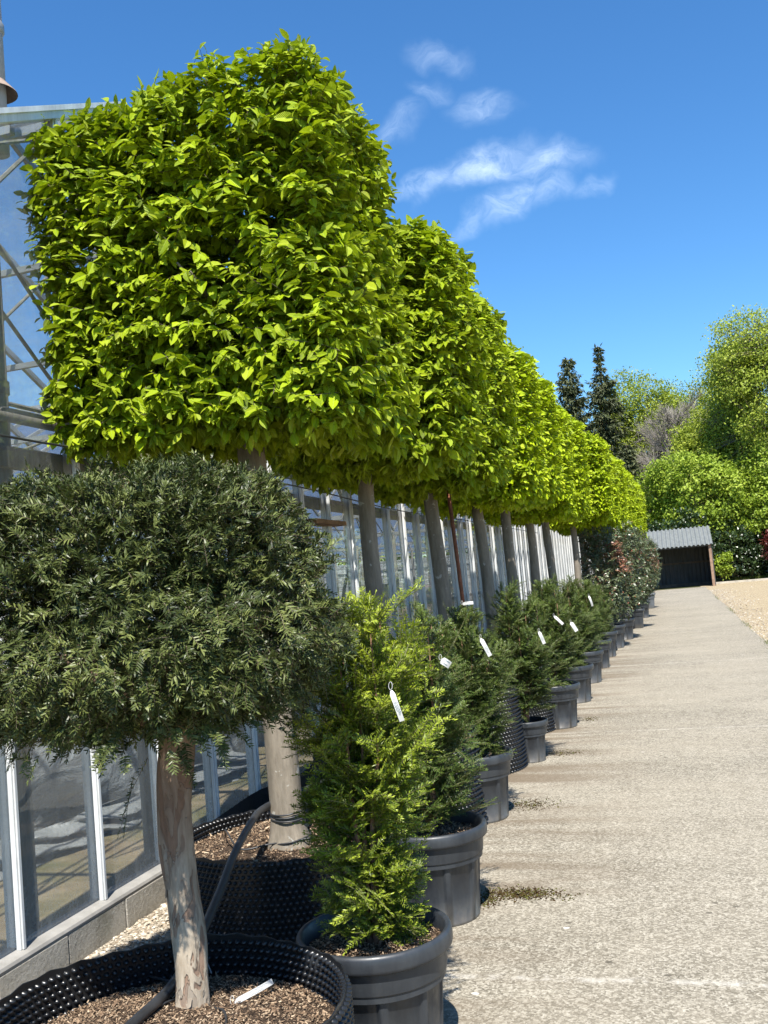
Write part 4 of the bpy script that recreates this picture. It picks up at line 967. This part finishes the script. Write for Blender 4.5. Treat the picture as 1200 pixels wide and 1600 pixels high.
sheet('glasshouse_bed', -17, -2.76, Y0 - 4, YE, 0.006, M['bed'])
def drape(name, pts, h, m, seed, amp, label, cat, z0=0.0, nz=12, sag=0.0):
    r = np.random.default_rng(seed); P = smooth_path(pts, 60); g = Geo(); n = len(P)
    zz = np.linspace(0, 1, nz); u = np.linspace(0, 1, n)
    W = np.zeros((nz, n))
    for k in range(14): W += np.sin(u[None] * r.uniform(8, 60) + zz[:, None] * r.uniform(2, 14) + r.uniform(0, 6)) * r.uniform(0.2, 1)
    V = np.stack([P[None, :, 0] + amp * W - sag * (zz[:, None]) ** 2, P[None, :, 1] + 0 * W, z0 + P[None, :, 2] + zz[:, None] * h * (1 + 0.07 * W[-1][None])], -1)
    i = np.arange(nz - 1)[:, None] * n; k = np.arange(n - 1)[None]
    F = np.stack([i + k, i + k + 1, i + n + k + 1, i + n + k], -1).reshape(-1, 4); g.add(V.reshape(-1, 3), F)
    V2 = V + np.array([-0.004, 0, 0]); g.add(V2.reshape(-1, 3), F[:, ::-1])
    return tag(g.build(name, m, None, True), label, cat)
drape('plastic_curtain', [(-4.5, 4.2, 0), (-4.35, 7, 0), (-4.3, 12, 0), (-4.3, 24, 0)], 1.35, M['sheet'], 3, 0.03, 'shiny grey plastic sheeting hung inside the glasshouse', 'plastic sheet')
drape('sheet_bundle', [(-4.15, 4.6, 0), (-4.0, 5.6, 0), (-3.95, 6.6, 0), (-3.9, 8.4, 0)], 0.15, M['white_sheet'], 5, 0.04, 'crumpled white plastic bundle on the glasshouse floor', 'plastic sheet', sag=0.22)
drape('ground_membrane', [(-2.585, 4.85, 0.02), (-2.60, 9, 0), (-2.60, 20, 0), (-2.60, 43, 0)], 0.335, M['membrane'], 8, 0.006, 'black plastic membrane covering the foot of the glasshouse wall', 'membrane', nz=6, sag=0.02)

# chimney flue rising from the near glasshouse roof
fl = thing('chimney_flue', 'weathered metal flue pipe with conical flashing on the glasshouse roof', 'flue', (-3.27, 4.30, 4.44))
g = Geo(); tube(g, [(0, 0, -0.35), (0, 0, 0.5), (0, 0, 1.6)], 0.066, 20); g.build('pipe', M['galv'], fl, True)
g = Geo(); lathe(g, [(0.066, 0.062), (0.075, 0.052), (0.122, 0.002), (0.126, -0.006)], 28); g.build('flashing', M['flashing'], fl, True)
g = Geo(); tube(g, [(0, 0, 0.33), (0, 0, 0.345), (0, 0, 0.385), (0, 0, 0.40)], [0.067, 0.076, 0.076, 0.067], 20); g.build('band', M['alu_dull'], fl, True)

# ------------------------------------------------------------------ small site things
def cable(name, pts, rad, m, lab, cat, n=60, sides=8, group=None):
    g = Geo(); tube(g, smooth_path(pts, n), rad, sides); return tag(g.build(name, m, None, True), lab, cat, group)
cable('water_pipe', [(-1.66, 2.2, 0.33), (-1.65, 2.5, 0.375), (-1.655, 2.78, 0.385), (-1.73, 3.12, 0.41), (-1.80, 3.42, 0.46), (-1.87, 3.72, 0.53), (-1.93, 4.02, 0.575), (-1.965, 4.22, 0.585), (-1.93, 4.45, 0.59), (-1.80, 4.72, 0.61), (-1.74, 5.0, 0.61), (-1.9, 5.5, 0.62)], 0.0165, M['pipe'], 'thick black irrigation pipe arching from the yew dome to the first hornbeam', 'pipe', 90, 12)
cable('drip_tube', [(-1.30, 2.3, 0.335), (-1.36, 2.55, 0.352), (-1.42, 2.68, 0.362), (-1.50, 2.74, 0.35), (-1.62, 2.86, 0.345), (-1.85, 2.96, 0.34), (-2.02, 2.98, 0.325)], 0.0042, M['pipe'], 'thin black drip tube looping over the mulch under the yew dome', 'tube', 50, 6)
cable('drip_tube', [(-1.72, 2.3, 0.34), (-1.70, 2.5, 0.35), (-1.64, 2.68, 0.37), (-1.62, 2.76, 0.36)], 0.0036, M['pipe'], 'short thin drip tube beside the thick pipe at the yew trunk', 'tube', 30, 6)
cable('drip_tube', [(-2.28, 4.45, 0.40), (-2.2, 4.3, 0.47), (-2.08, 4.2, 0.41), (-1.95, 4.24, 0.42), (-1.80, 4.28, 0.43), (-1.62, 4.4, 0.43)], 0.004, M['pipe'], 'thin drip tube curling round the foot of the first hornbeam', 'tube', 40, 6)
cable('cable_tie', [(-1.735, 3.10, 0.425), (-1.70, 3.06, 0.42), (-1.63, 2.98, 0.385), (-1.60, 2.95, 0.36)], 0.0022, M['galv'], 'pale cable tie tail sticking out from the thick irrigation pipe', 'cable tie', 12, 5)
cable('wire', [(-2.6, 1.6, 2.37), (-2.6, 3.33, 2.342), (-2.6, 4.42, 2.355), (-2.6, 6.7, 2.36), (-2.6, 9.3, 2.31), (-2.6, 13, 2.33), (-2.6, 20, 2.33)], 0.0055, M['pipe'], 'thin black wire strung along the glasshouse front', 'wire', 60, 6)
cable('hose', [(-2.86, 8.1, 2.62), (-2.85, 8.26, 2.50), (-2.85, 8.43, 2.28), (-2.85, 8.50, 1.98), (-2.85, 8.385, 1.74), (-2.85, 8.2, 1.55), (-2.86, 8.1, 1.2)], 0.016, M['pipe'], 'black hose hanging in a loop behind the glass', 'hose', 40, 8)
rp = thing('steel_post', 'rusty brown steel post leaning beside the third hornbeam trunk', 'post', (-1.66, 7.72, 0))
g = Geo(); tube(g, [(0.03, 0.1, 0), (0, 0, 1.2), (-0.05, 0, 2.45)], 0.016, 10); g.build('shaft', M['rust'], rp, True)
g = Geo(); tube(g, [(-0.05, 0, 2.44), (-0.051, 0, 2.47)], 0.026, 10); g.build('cap', M['rust'], rp, True)

# loose stones on the strip by the wall
r = np.random.default_rng(77); g = Geo(); n = 9000
OC = np.array([(1, 0, 0), (-1, 0, 0), (0, 1, 0), (0, -1, 0), (0, 0, 1), (0, 0, -1), (.62, .62, .5), (-.62, .6, .45), (-.6, -.62, .5), (.6, -.6, .5)], float)
OF = [np.array([(4, 6, 7), (4, 7, 8), (4, 8, 9), (4, 9, 6), (0, 2, 6), (2, 1, 7), (1, 3, 8), (3, 0, 9), (6, 2, 7), (7, 1, 8), (8, 3, 9), (9, 0, 6)])]
O = np.stack([r.uniform(-2.64, -1.95, n), 1.6 + 4.4 * r.random(n) ** 0.9, np.zeros(n)], 1); O[:, 2] = np.interp(O[:, 0], [-2.66, -2.35, -1.75], [0.076, 0.056, 0.013]); s = r.lognormal(math.log(0.0085), 0.35, n)
stamp(g, OC, OF, O, frames(r.normal(0, 1, (n, 3)) * [1, 1, .2], UP + r.normal(0, .3, (n, 3)), s, s * r.uniform(.7, 1.1, n), s * r.uniform(.5, .8, n)), 0, r.random(n))
tag(g.build('gravel', M['stone'], None, False), 'loose pale gravel along the block wall', 'gravel', kind='stuff')
# stones along the path's gravel edge
n = 6000; yv = 3 + 42 * r.random(n) ** 1.5; g = Geo()
O = np.stack([1.38 + np.abs(r.normal(0, 0.5, n)), yv, np.full(n, 0.009)], 1); s = r.lognormal(math.log(0.012), 0.35, n)
stamp(g, OC, OF, O, frames(r.normal(0, 1, (n, 3)) * [1, 1, .2], UP + r.normal(0, .3, (n, 3)), s, s * r.uniform(.7, 1.1, n), s * .6), 0, r.random(n))
tag(g.build('yard_gravel', M['stone'], None, False), 'loose tan gravel beside the concrete path', 'gravel', kind='stuff')
# grass tufts on the path edge
n = 700; cl = np.array([(1.40, 15.6, 1.0), (1.40, 17.5, 0.8), (1.38, 22, 1.5), (1.39, 28, 1.2), (1.37, 36, 1.6)])
k = r.choice(len(cl), n); O = np.stack([cl[k, 0] + r.normal(0, 0.035, n), cl[k, 1] + r.normal(0, 0.6, n) * cl[k, 2], np.full(n, 0.006)], 1)
g = Geo(); T = np.array([(-.5, 0, 0), (.5, 0, 0), (.3, .6, .05), (0, 1, .2)], float); hgt = r.uniform(0.015, 0.05, n)
stamp(g, T, S4Q, O, frames(UP + r.normal(0, .5, (n, 3)), r.normal(0, 1, (n, 3)), hgt, np.full(n, 0.006)), 0, r.random(n))
tag(g.build('grass', M['grass_blade']), 'short grass growing along the gravel edge of the path', 'grass', kind='stuff')
# moss and washed out bark beside the pots
g = Geo(); n = 3200; cl = np.array([(-0.90, 4.82, 0.11, 0.045), (-1.10, 6.62, 0.09, 0.08), (-1.08, 8.42, 0.10, 0.07), (-0.98, 10.2, 0.06, 0.08), (-1.05, 4.72, 0.05, 0.05)]); k = r.choice(5, n, p=[.45, .2, .15, .08, .12])
O = np.stack([cl[k, 0] + r.normal(0, 1, n) * cl[k, 2], cl[k, 1] + r.normal(0, 1, n) * cl[k, 3], np.full(n, 0.0095)], 1); s = r.uniform(0.004, 0.013, n)
stamp(g, CHIP, CHIPF, O, frames(r.normal(0, 1, (n, 3)) * [1, 1, .3], UP + r.normal(0, .4, (n, 3)), s, s * 0.7), 0, r.random(n))
tag(g.build('moss', M['moss']), 'dark moss and washed out bark beside the pots', 'moss', kind='stuff')

# ------------------------------------------------------------------ shed
def corr(g, x0, x1, P0, P1, pitch, amp, off=(0, 0, 0), th=0.006):
    """corrugated sheet: waves along x, from point P0 (y,z) to P1 (y,z)"""
    n = int((x1 - x0) / pitch * 8); xs = np.linspace(x0, x1, n + 1); d = np.array([P1[0] - P0[0], P1[1] - P0[1]]); L = np.linalg.norm(d); nn_ = np.array([-d[1], d[0]]) / L
    wv = amp * np.sin(xs * 2 * PI / pitch)
    for o, rev in ((0, 0), (-th, 1)):
        V = np.concatenate([np.stack([xs, p[0] + nn_[0] * (wv + o), p[1] + nn_[1] * (wv + o)], 1) for p in (P0, P1)])
        i = np.arange(n); F = np.stack([i, i + 1, i + n + 2, i + n + 1], 1); g.add(V, F[:, ::-1] if rev else F)
shed = thing('shed', 'open fronted shed with corrugated grey roof at the end of the path', 'shed', (0, 50, 0))
g = Geo(); corr(g, -2.9, 1.98, (-0.25, 2.06), (2.0, 3.02), 0.205, 0.035); g.build('roof', M['roof_metal'], shed, True)
g = Geo(); corr(g, -2.8, 1.86, (2.6, 0.0), (2.6, 2.9), 0.205, 0.03); g.build('back_wall', M['wall_metal'], shed, True)
g = Geo(); corr(g, -2.9, 1.98, (2.0, 3.02), (2.75, 2.85), 0.205, 0.035); g.build('rear_roof', M['roof_metal'], shed, True)
for x in (1.90, -2.85):
    g = Geo(); g.add([(x, -0.02, 0), (x, 2.6, 0), (x, 2.6, 2.8), (x, 2.0, 2.95), (x, -0.1, 2.06), (x + 0.03, -0.02, 0), (x + 0.03, 2.6, 0), (x + 0.03, 2.6, 2.8), (x + 0.03, 2.0, 2.95), (x + 0.03, -0.1, 2.06)],
                     [np.array([(0, 1, 2, 3, 4), (9, 8, 7, 6, 5)]), np.array([(0, 5, 6, 1), (1, 6, 7, 2), (2, 7, 8, 3), (3, 8, 9, 4), (4, 9, 5, 0)])]); g.build('side_wall', M['wall_metal'], shed)
g = Geo(); bevbox(g, 1.76, 1.888, -0.12, -0.01, 0, 2.08, 0.008); g.build('post', M['timber'], shed)
g = Geo(); bevbox(g, -2.7, -2.58, -0.12, -0.01, 0, 2.08, 0.008); g.build('post', M['timber'], shed)
g = Geo(); box(g, -2.8, 1.75, -0.08, -0.03, 1.98, 2.06); g.build('lintel', M['wall_metal'], shed)
g = Geo(); box(g, -2.8, 1.86, 2.48, 2.56, 1.18, 1.27); g.build('rail', M['tree_bark'], shed)
g = Geo(); box(g, -2.8, 1.86, 2.46, 2.56, 0.0, 0.16); g.build('bottom_rail', M['tree_bark'], shed)

# ------------------------------------------------------------------ background trees
QF = np.array([(-.5, 0, 0), (.5, .1, .1), (.4, 1, 0), (-.45, .9, .12)], float)
def broadleaf(seed, zc, rx, ry, rz, tr, ncl, per, ls, sig, p=2.0, lump=0.22, flat=0.6, hollow=0.55, zmin=0.3):
    r = np.random.default_rng(seed); g = Geo(); gt = Geo()
    P, N = rounded_points(r, ncl, rx, ry, rz, p)
    f = 1 + lumpy(r, nrm(P), lump, 4.0); P = P * (f * (hollow + (1 - hollow) * r.random(ncl) ** 0.5))[:, None]
    P = P + np.array([0, 0, zc]); P = P[P[:, 2] > zmin]; ncl = len(P)
    # limbs
    nl = 14; lm = P[r.choice(ncl, nl, replace=False)]
    ax = np.array([[0, 0, 0], [tr * 0.3, 0, zc * 0.4], [0, tr * 0.4, zc * 0.8], [0, 0, zc + rz * 0.75]]); ap = smooth_path(ax, 14); tube(gt, ap, np.linspace(tr, tr * 0.12, 14), 10)
    for q in lm:
        b = ap[min(13, max(3, int(13 * (q[2] * 0.62) / (zc + rz * 0.75))))]; mid = b * 0.5 + q * 0.5 + [0, 0, -0.3]
        pth = smooth_path([b, mid, q * 0.97 + b * 0.03], 8); tube(gt, pth, np.linspace(tr * 0.32, tr * 0.05, 8), 6)
    near = np.argmin(((P[:, None] - lm[None]) ** 2).sum(-1), 1); A = lm[near] * 0.55 + P * 0.45 - [0, 0, 0.25]
    prisms(gt, A, P, tr * 0.05, tr * 0.016)
    n = ncl * per; C = np.repeat(P, per, 0); O = C + r.normal(0, 1, (n, 3)) * np.array([sig, sig, sig * flat])
    out = nrm(C - np.array([0, 0, zc])); NN = nrm(UP * 0.7 + out * 0.7 + r.normal(0, 0.5, (n, 3))); Y = r.normal(0, 1, (n, 3)) - UP * 0.4
    s = ls * r.uniform(0.6, 1.3, n); tone = (np.repeat(r.uniform(0.2, 0.85, ncl), per) + r.normal(0, 0.12, n)).clip(0, 1)
    stamp(g, QF, S4Q, O, frames(Y, NN, s, s * 0.62), 0, tone)
    return g, gt
def plant_tree(name, lab, cat, x, y, data, lm, bark='tree_bark', group=None, rz=0.0):
    o = thing(name, lab, cat, (x, y, 0), rz, group); data[1].build('trunk', M[bark], o, True); data[0].build('crown', M[lm], o); return o
GB = 'trees behind the shed'
plant_tree('maple_tree', 'round low tree with large pale green leaf clumps behind the shed', 'tree', 1.75, 58, broadleaf(201, 4.4, 3.3, 2.8, 3.1, 0.17, 800, 46, 0.15, 0.23, 2.2, 0.20), 'lime_leaf', group=GB)
plant_tree('willow_tree', 'tall bright green tree filling the right edge of the sky', 'tree', 8.2, 63, broadleaf(202, 9.3, 7.4, 5, 8.7, 0.42, 3600, 50, 0.125, 0.36, 2.1, 0.27, hollow=0.45), 'willow_leaf', group=GB)
plant_tree('field_tree', 'medium yellow green tree beside the dark spires', 'tree', -0.6, 77, broadleaf(203, 8.8, 4.4, 3.5, 7.3, 0.3, 2300, 44, 0.14, 0.36, 2.2, 0.16, hollow=0.4), 'willow_leaf', group=GB)
plant_tree('field_tree', 'loose grey green tree top between the pale bare twigs and the tall right tree', 'tree', 3.4, 79, broadleaf(204, 9.2, 3.9, 3, 7.2, 0.28, 2000, 44, 0.13, 0.36, 2.2, 0.2, hollow=0.35), 'willow_leaf', group=GB)
plant_tree('maple_tree', 'small bright leafed tree at the right edge below the tall one', 'tree', 6.6, 57.5, broadleaf(205, 4.2, 2.6, 2.3, 2.7, 0.14, 520, 42, 0.15, 0.22, 2.1, 0.15), 'lime_leaf', group=GB)
plant_tree('maple_tree', 'pale green tree peeking over the far end of the hornbeam row', 'tree', -4.6, 60, broadleaf(206, 4.6, 3.0, 2.6, 3.2, 0.15, 420, 28, 0.2, 0.24, 2.1, 0.15), 'lime_leaf', group=GB)
# bare twiggy tree
def bare(seed, H):
    r = np.random.default_rng(seed); gt = Geo(); ga = []
    tube(gt, smooth_path([(0, 0, 0), (0.1, 0, H * 0.3), (0, 0.1, H * 0.6), (0.1, 0, H * 0.92)], 12), np.linspace(0.13, 0.02, 12), 8)
    A = []; B = []; RA = []
    for i in range(60):
        z = H * (0.2 + 0.68 * r.random()); a = r.uniform(0, 6.3); L = H * 0.30 * (1.15 - 0.7 * z / H) * r.uniform(0.7, 1.2)
        d = np.array([math.cos(a), math.sin(a), r.uniform(0.6, 1.4)]); d /= np.linalg.norm(d); b = np.array([0.03, 0.03, z]); e = b + d * L
        A.append(b); B.append(e); RA.append(0.028)
        for k in range(16):
            u = r.uniform(0.25, 1); q = b + d * L * u; d2 = d + r.normal(0, 0.5, 3) + UP * 0.2; d2 /= np.linalg.norm(d2); e2 = q + d2 * L * 0.42 * r.uniform(0.5, 1.2)
            A.append(q); B.append(e2); RA.append(0.016)
            for m_ in range(9):
                q3 = q + (e2 - q) * r.uniform(0.3, 1); d3 = d2 + r.normal(0, 0.5, 3); A.append(q3); B.append(q3 + nrm(d3[None])[0] * L * 0.18 * r.uniform(0.4, 1.3)); RA.append(0.010)
    g = Geo(); RA = np.array(RA); prisms(g, np.array(A), np.array(B), RA, RA * 0.45, 0, r.random(len(A)))
    return g, gt
plant_tree('field_tree', 'mid height pale green tree between the bare twigs and the tall right tree', 'tree', 3.6, 66, broadleaf(207, 6.8, 3.2, 2.6, 4.6, 0.2, 1300, 46, 0.13, 0.30, 2.1, 0.28, hollow=0.45), 'willow_leaf', group=GB)
plant_tree('bare_tree', 'leafless pinkish grey twiggy tree among the green trees', 'tree', 1.2, 71, bare(9, 13.0), 'grey_twig', 'grey_twig', GB)
plant_tree('bare_tree', 'slender grey twiggy tree half hidden left of the tall right tree', 'tree', 0.4, 73, bare(10, 11.0), 'grey_twig', 'grey_twig', GB)
def conifer(seed, H, Rr, tiers, sparse_top=0.0):
    r = np.random.default_rng(seed); g = Geo(); gt = Geo()
    tube(gt, [(0, 0, 0), (0, 0.05, H * 0.5), (0, 0, H)], [0.24, 0.14, 0.015], 8)
    O = []; Y = []; T = []; A = []; B = []
    for i in range(tiers):
        u = (i + r.random() * 0.6) / tiers; z = H * (0.06 + 0.94 * u)
        L0 = Rr * (1 - u) ** 0.78 + 0.18
        if u > 1 - sparse_top: L0 *= 0.55
        nb = 9 if u < 0.85 else 5
        for k in range(nb):
            a = r.uniform(0, 6.3); L = L0 * r.uniform(0.6, 1.2); sl = 0.45 - 0.75 * (1 - u)
            e = np.array([math.cos(a) * L, math.sin(a) * L, z + sl * L * 0.6]); b = np.array([0, 0, z]); A.append(b); B.append(e)
            m_ = int(7 + 20 * L)
            w_ = r.random(m_) ** 0.7; q = b + (e - b) * w_[:, None] + r.normal(0, 1, (m_, 3)) * [0.10, 0.10, 0.06] * (0.5 + L * 0.35)
            O.append(q); Y.append(np.tile((e - b) / L, (m_, 1)) * 0.6 + r.normal(0, 0.4, (m_, 3)) - UP * 0.45); T.append(np.full(m_, r.uniform(0.2, 0.8)))
    O = np.concatenate(O); Y = np.concatenate(Y); T = (np.concatenate(T) + r.normal(0, 0.12, len(O))).clip(0, 1); n = len(O)
    s = r.uniform(0.18, 0.42, n); stamp(g, S4, S4F, O, frames(Y, UP + r.normal(0, 0.6, (n, 3)), s, s * 0.62), 0, T)
    A = np.array(A); B = np.array(B); prisms(gt, A, B, 0.022, 0.008)
    return g, gt
GC = 'dark conifers behind the hornbeam row'
plant_tree('spruce_tree', 'broad dark conifer, left of the two spires above the hornbeams', 'tree', -5.75, 70, conifer(31, 16.6, 3.0, 70), 'conifer_leaf', group=GC)
plant_tree('spruce_tree', 'slender dark conifer with a thin bare leader, right of the two spires', 'tree', -3.55, 70, conifer(32, 17.2, 2.35, 66, 0.17), 'conifer_leaf', group=GC)
plant_tree('spruce_tree', 'smaller dark conifer half hidden behind the hornbeam crowns', 'tree', -8.3, 71, conifer(33, 14.6, 2.3, 56), 'conifer_leaf', group=GC)
plant_tree('spruce_tree', 'low dark conifer filling the gap below the spires', 'tree', -2.2, 67, conifer(34, 9.5, 2.3, 44), 'conifer_leaf', group=GC)
GS = 'shrubs beside the shed'
plant_tree('laurel_shrub', 'large dark glossy shrub right against the shed wall', 'shrub', 3.1, 56.0, broadleaf(301, 1.55, 1.35, 1.1, 1.6, 0.06, 260, 30, 0.13, 0.17, 2.3, 0.15), 'laurel_leaf', group=GS)
plant_tree('laurel_shrub', 'dark evergreen shrub between the shed and the right edge', 'shrub', 5.0, 57.0, broadleaf(302, 1.5, 1.5, 1.2, 1.7, 0.06, 280, 30, 0.13, 0.17, 2.3, 0.15), 'laurel_leaf', group=GS)
plant_tree('laurel_shrub', 'dark shrub directly behind the shed roof', 'shrub', 0.2, 54.6, broadleaf(303, 2.0, 2.2, 0.9, 2.0, 0.06, 300, 30, 0.14, 0.18, 2.3, 0.15), 'laurel_leaf', group=GS)
plant_tree('laurel_shrub', 'low yellow green bush at the shed corner', 'shrub', 2.45, 54.2, broadleaf(304, 0.95, 0.45, 0.4, 0.75, 0.04, 70, 26, 0.12, 0.12, 2.0, 0.2), 'lime_leaf', group=GS)
plant_tree('laurel_shrub', 'red leaved shrub at the right edge', 'shrub', 5.55, 54.6, broadleaf(305, 1.75, 0.8, 0.7, 1.0, 0.04, 110, 28, 0.12, 0.14, 2.1, 0.2), 'red_leaf', group=GS)
# wood closing the view
r = np.random.default_rng(401); g = Geo(); ncl = 1700
P = np.stack([r.uniform(-45, 45, ncl), r.uniform(88, 100, ncl), np.zeros(ncl)], 1)
hm = 8.5 + 1.6 * np.sin(P[:, 0] * 0.5) + 1.1 * np.sin(P[:, 0] * 1.3 + 1); P[:, 2] = hm * r.random(ncl) ** 0.7
per = 22; n = ncl * per; O = np.repeat(P, per, 0) + r.normal(0, 1, (n, 3)) * [0.7, 0.7, 0.45]
s = r.uniform(0.25, 0.55, n); tone = (np.repeat(r.uniform(0.1, 0.8, ncl), per) + r.normal(0, 0.1, n)).clip(0, 1)
stamp(g, QF, S4Q, O, frames(r.normal(0, 1, (n, 3)), UP + np.array([0, -0.7, 0]) + r.normal(0, 0.5, (n, 3)), s, s * 0.7), 0, tone)
tag(g.build('woodland', M['willow_leaf']), 'mass of woodland beyond the garden trees', 'woodland', kind='stuff')
# lawn tufts on the bank
n = 5000; g = Geo(); O = np.stack([r.uniform(2.7, 9, n), r.uniform(55.3, 57.5, n), np.zeros(n)], 1); hgt = r.uniform(0.08, 0.3, n)
stamp(g, T_ := np.array([(-.5, 0, 0), (.5, 0, 0), (.3, .6, .05), (0, 1, .2)], float), S4Q, O, frames(UP + r.normal(0, .5, (n, 3)), r.normal(0, 1, (n, 3)), hgt, np.full(n, 0.03)), 0, r.random(n))
tag(g.build('lawn_grass', M['grass_blade']), 'long grass on the bank right of the shed', 'grass', kind='stuff')

# ------------------------------------------------------------------ render settings
sc.view_settings.view_transform = 'Standard'; sc.view_settings.look = 'None'; sc.view_settings.exposure = 0.97; sc.view_settings.gamma = 1.0
sc.render.engine = 'CYCLES'; c = sc.cycles
c.max_bounces = 8; c.diffuse_bounces = 2; c.glossy_bounces = 3; c.transmission_bounces = 3; c.transparent_max_bounces = 24
c.caustics_reflective = False; c.caustics_refractive = False
c.use_adaptive_sampling = True; c.adaptive_threshold = 0.015; c.use_denoising = True; c.denoiser = 'OPENIMAGEDENOISE'
c.sample_clamp_indirect = 6.0
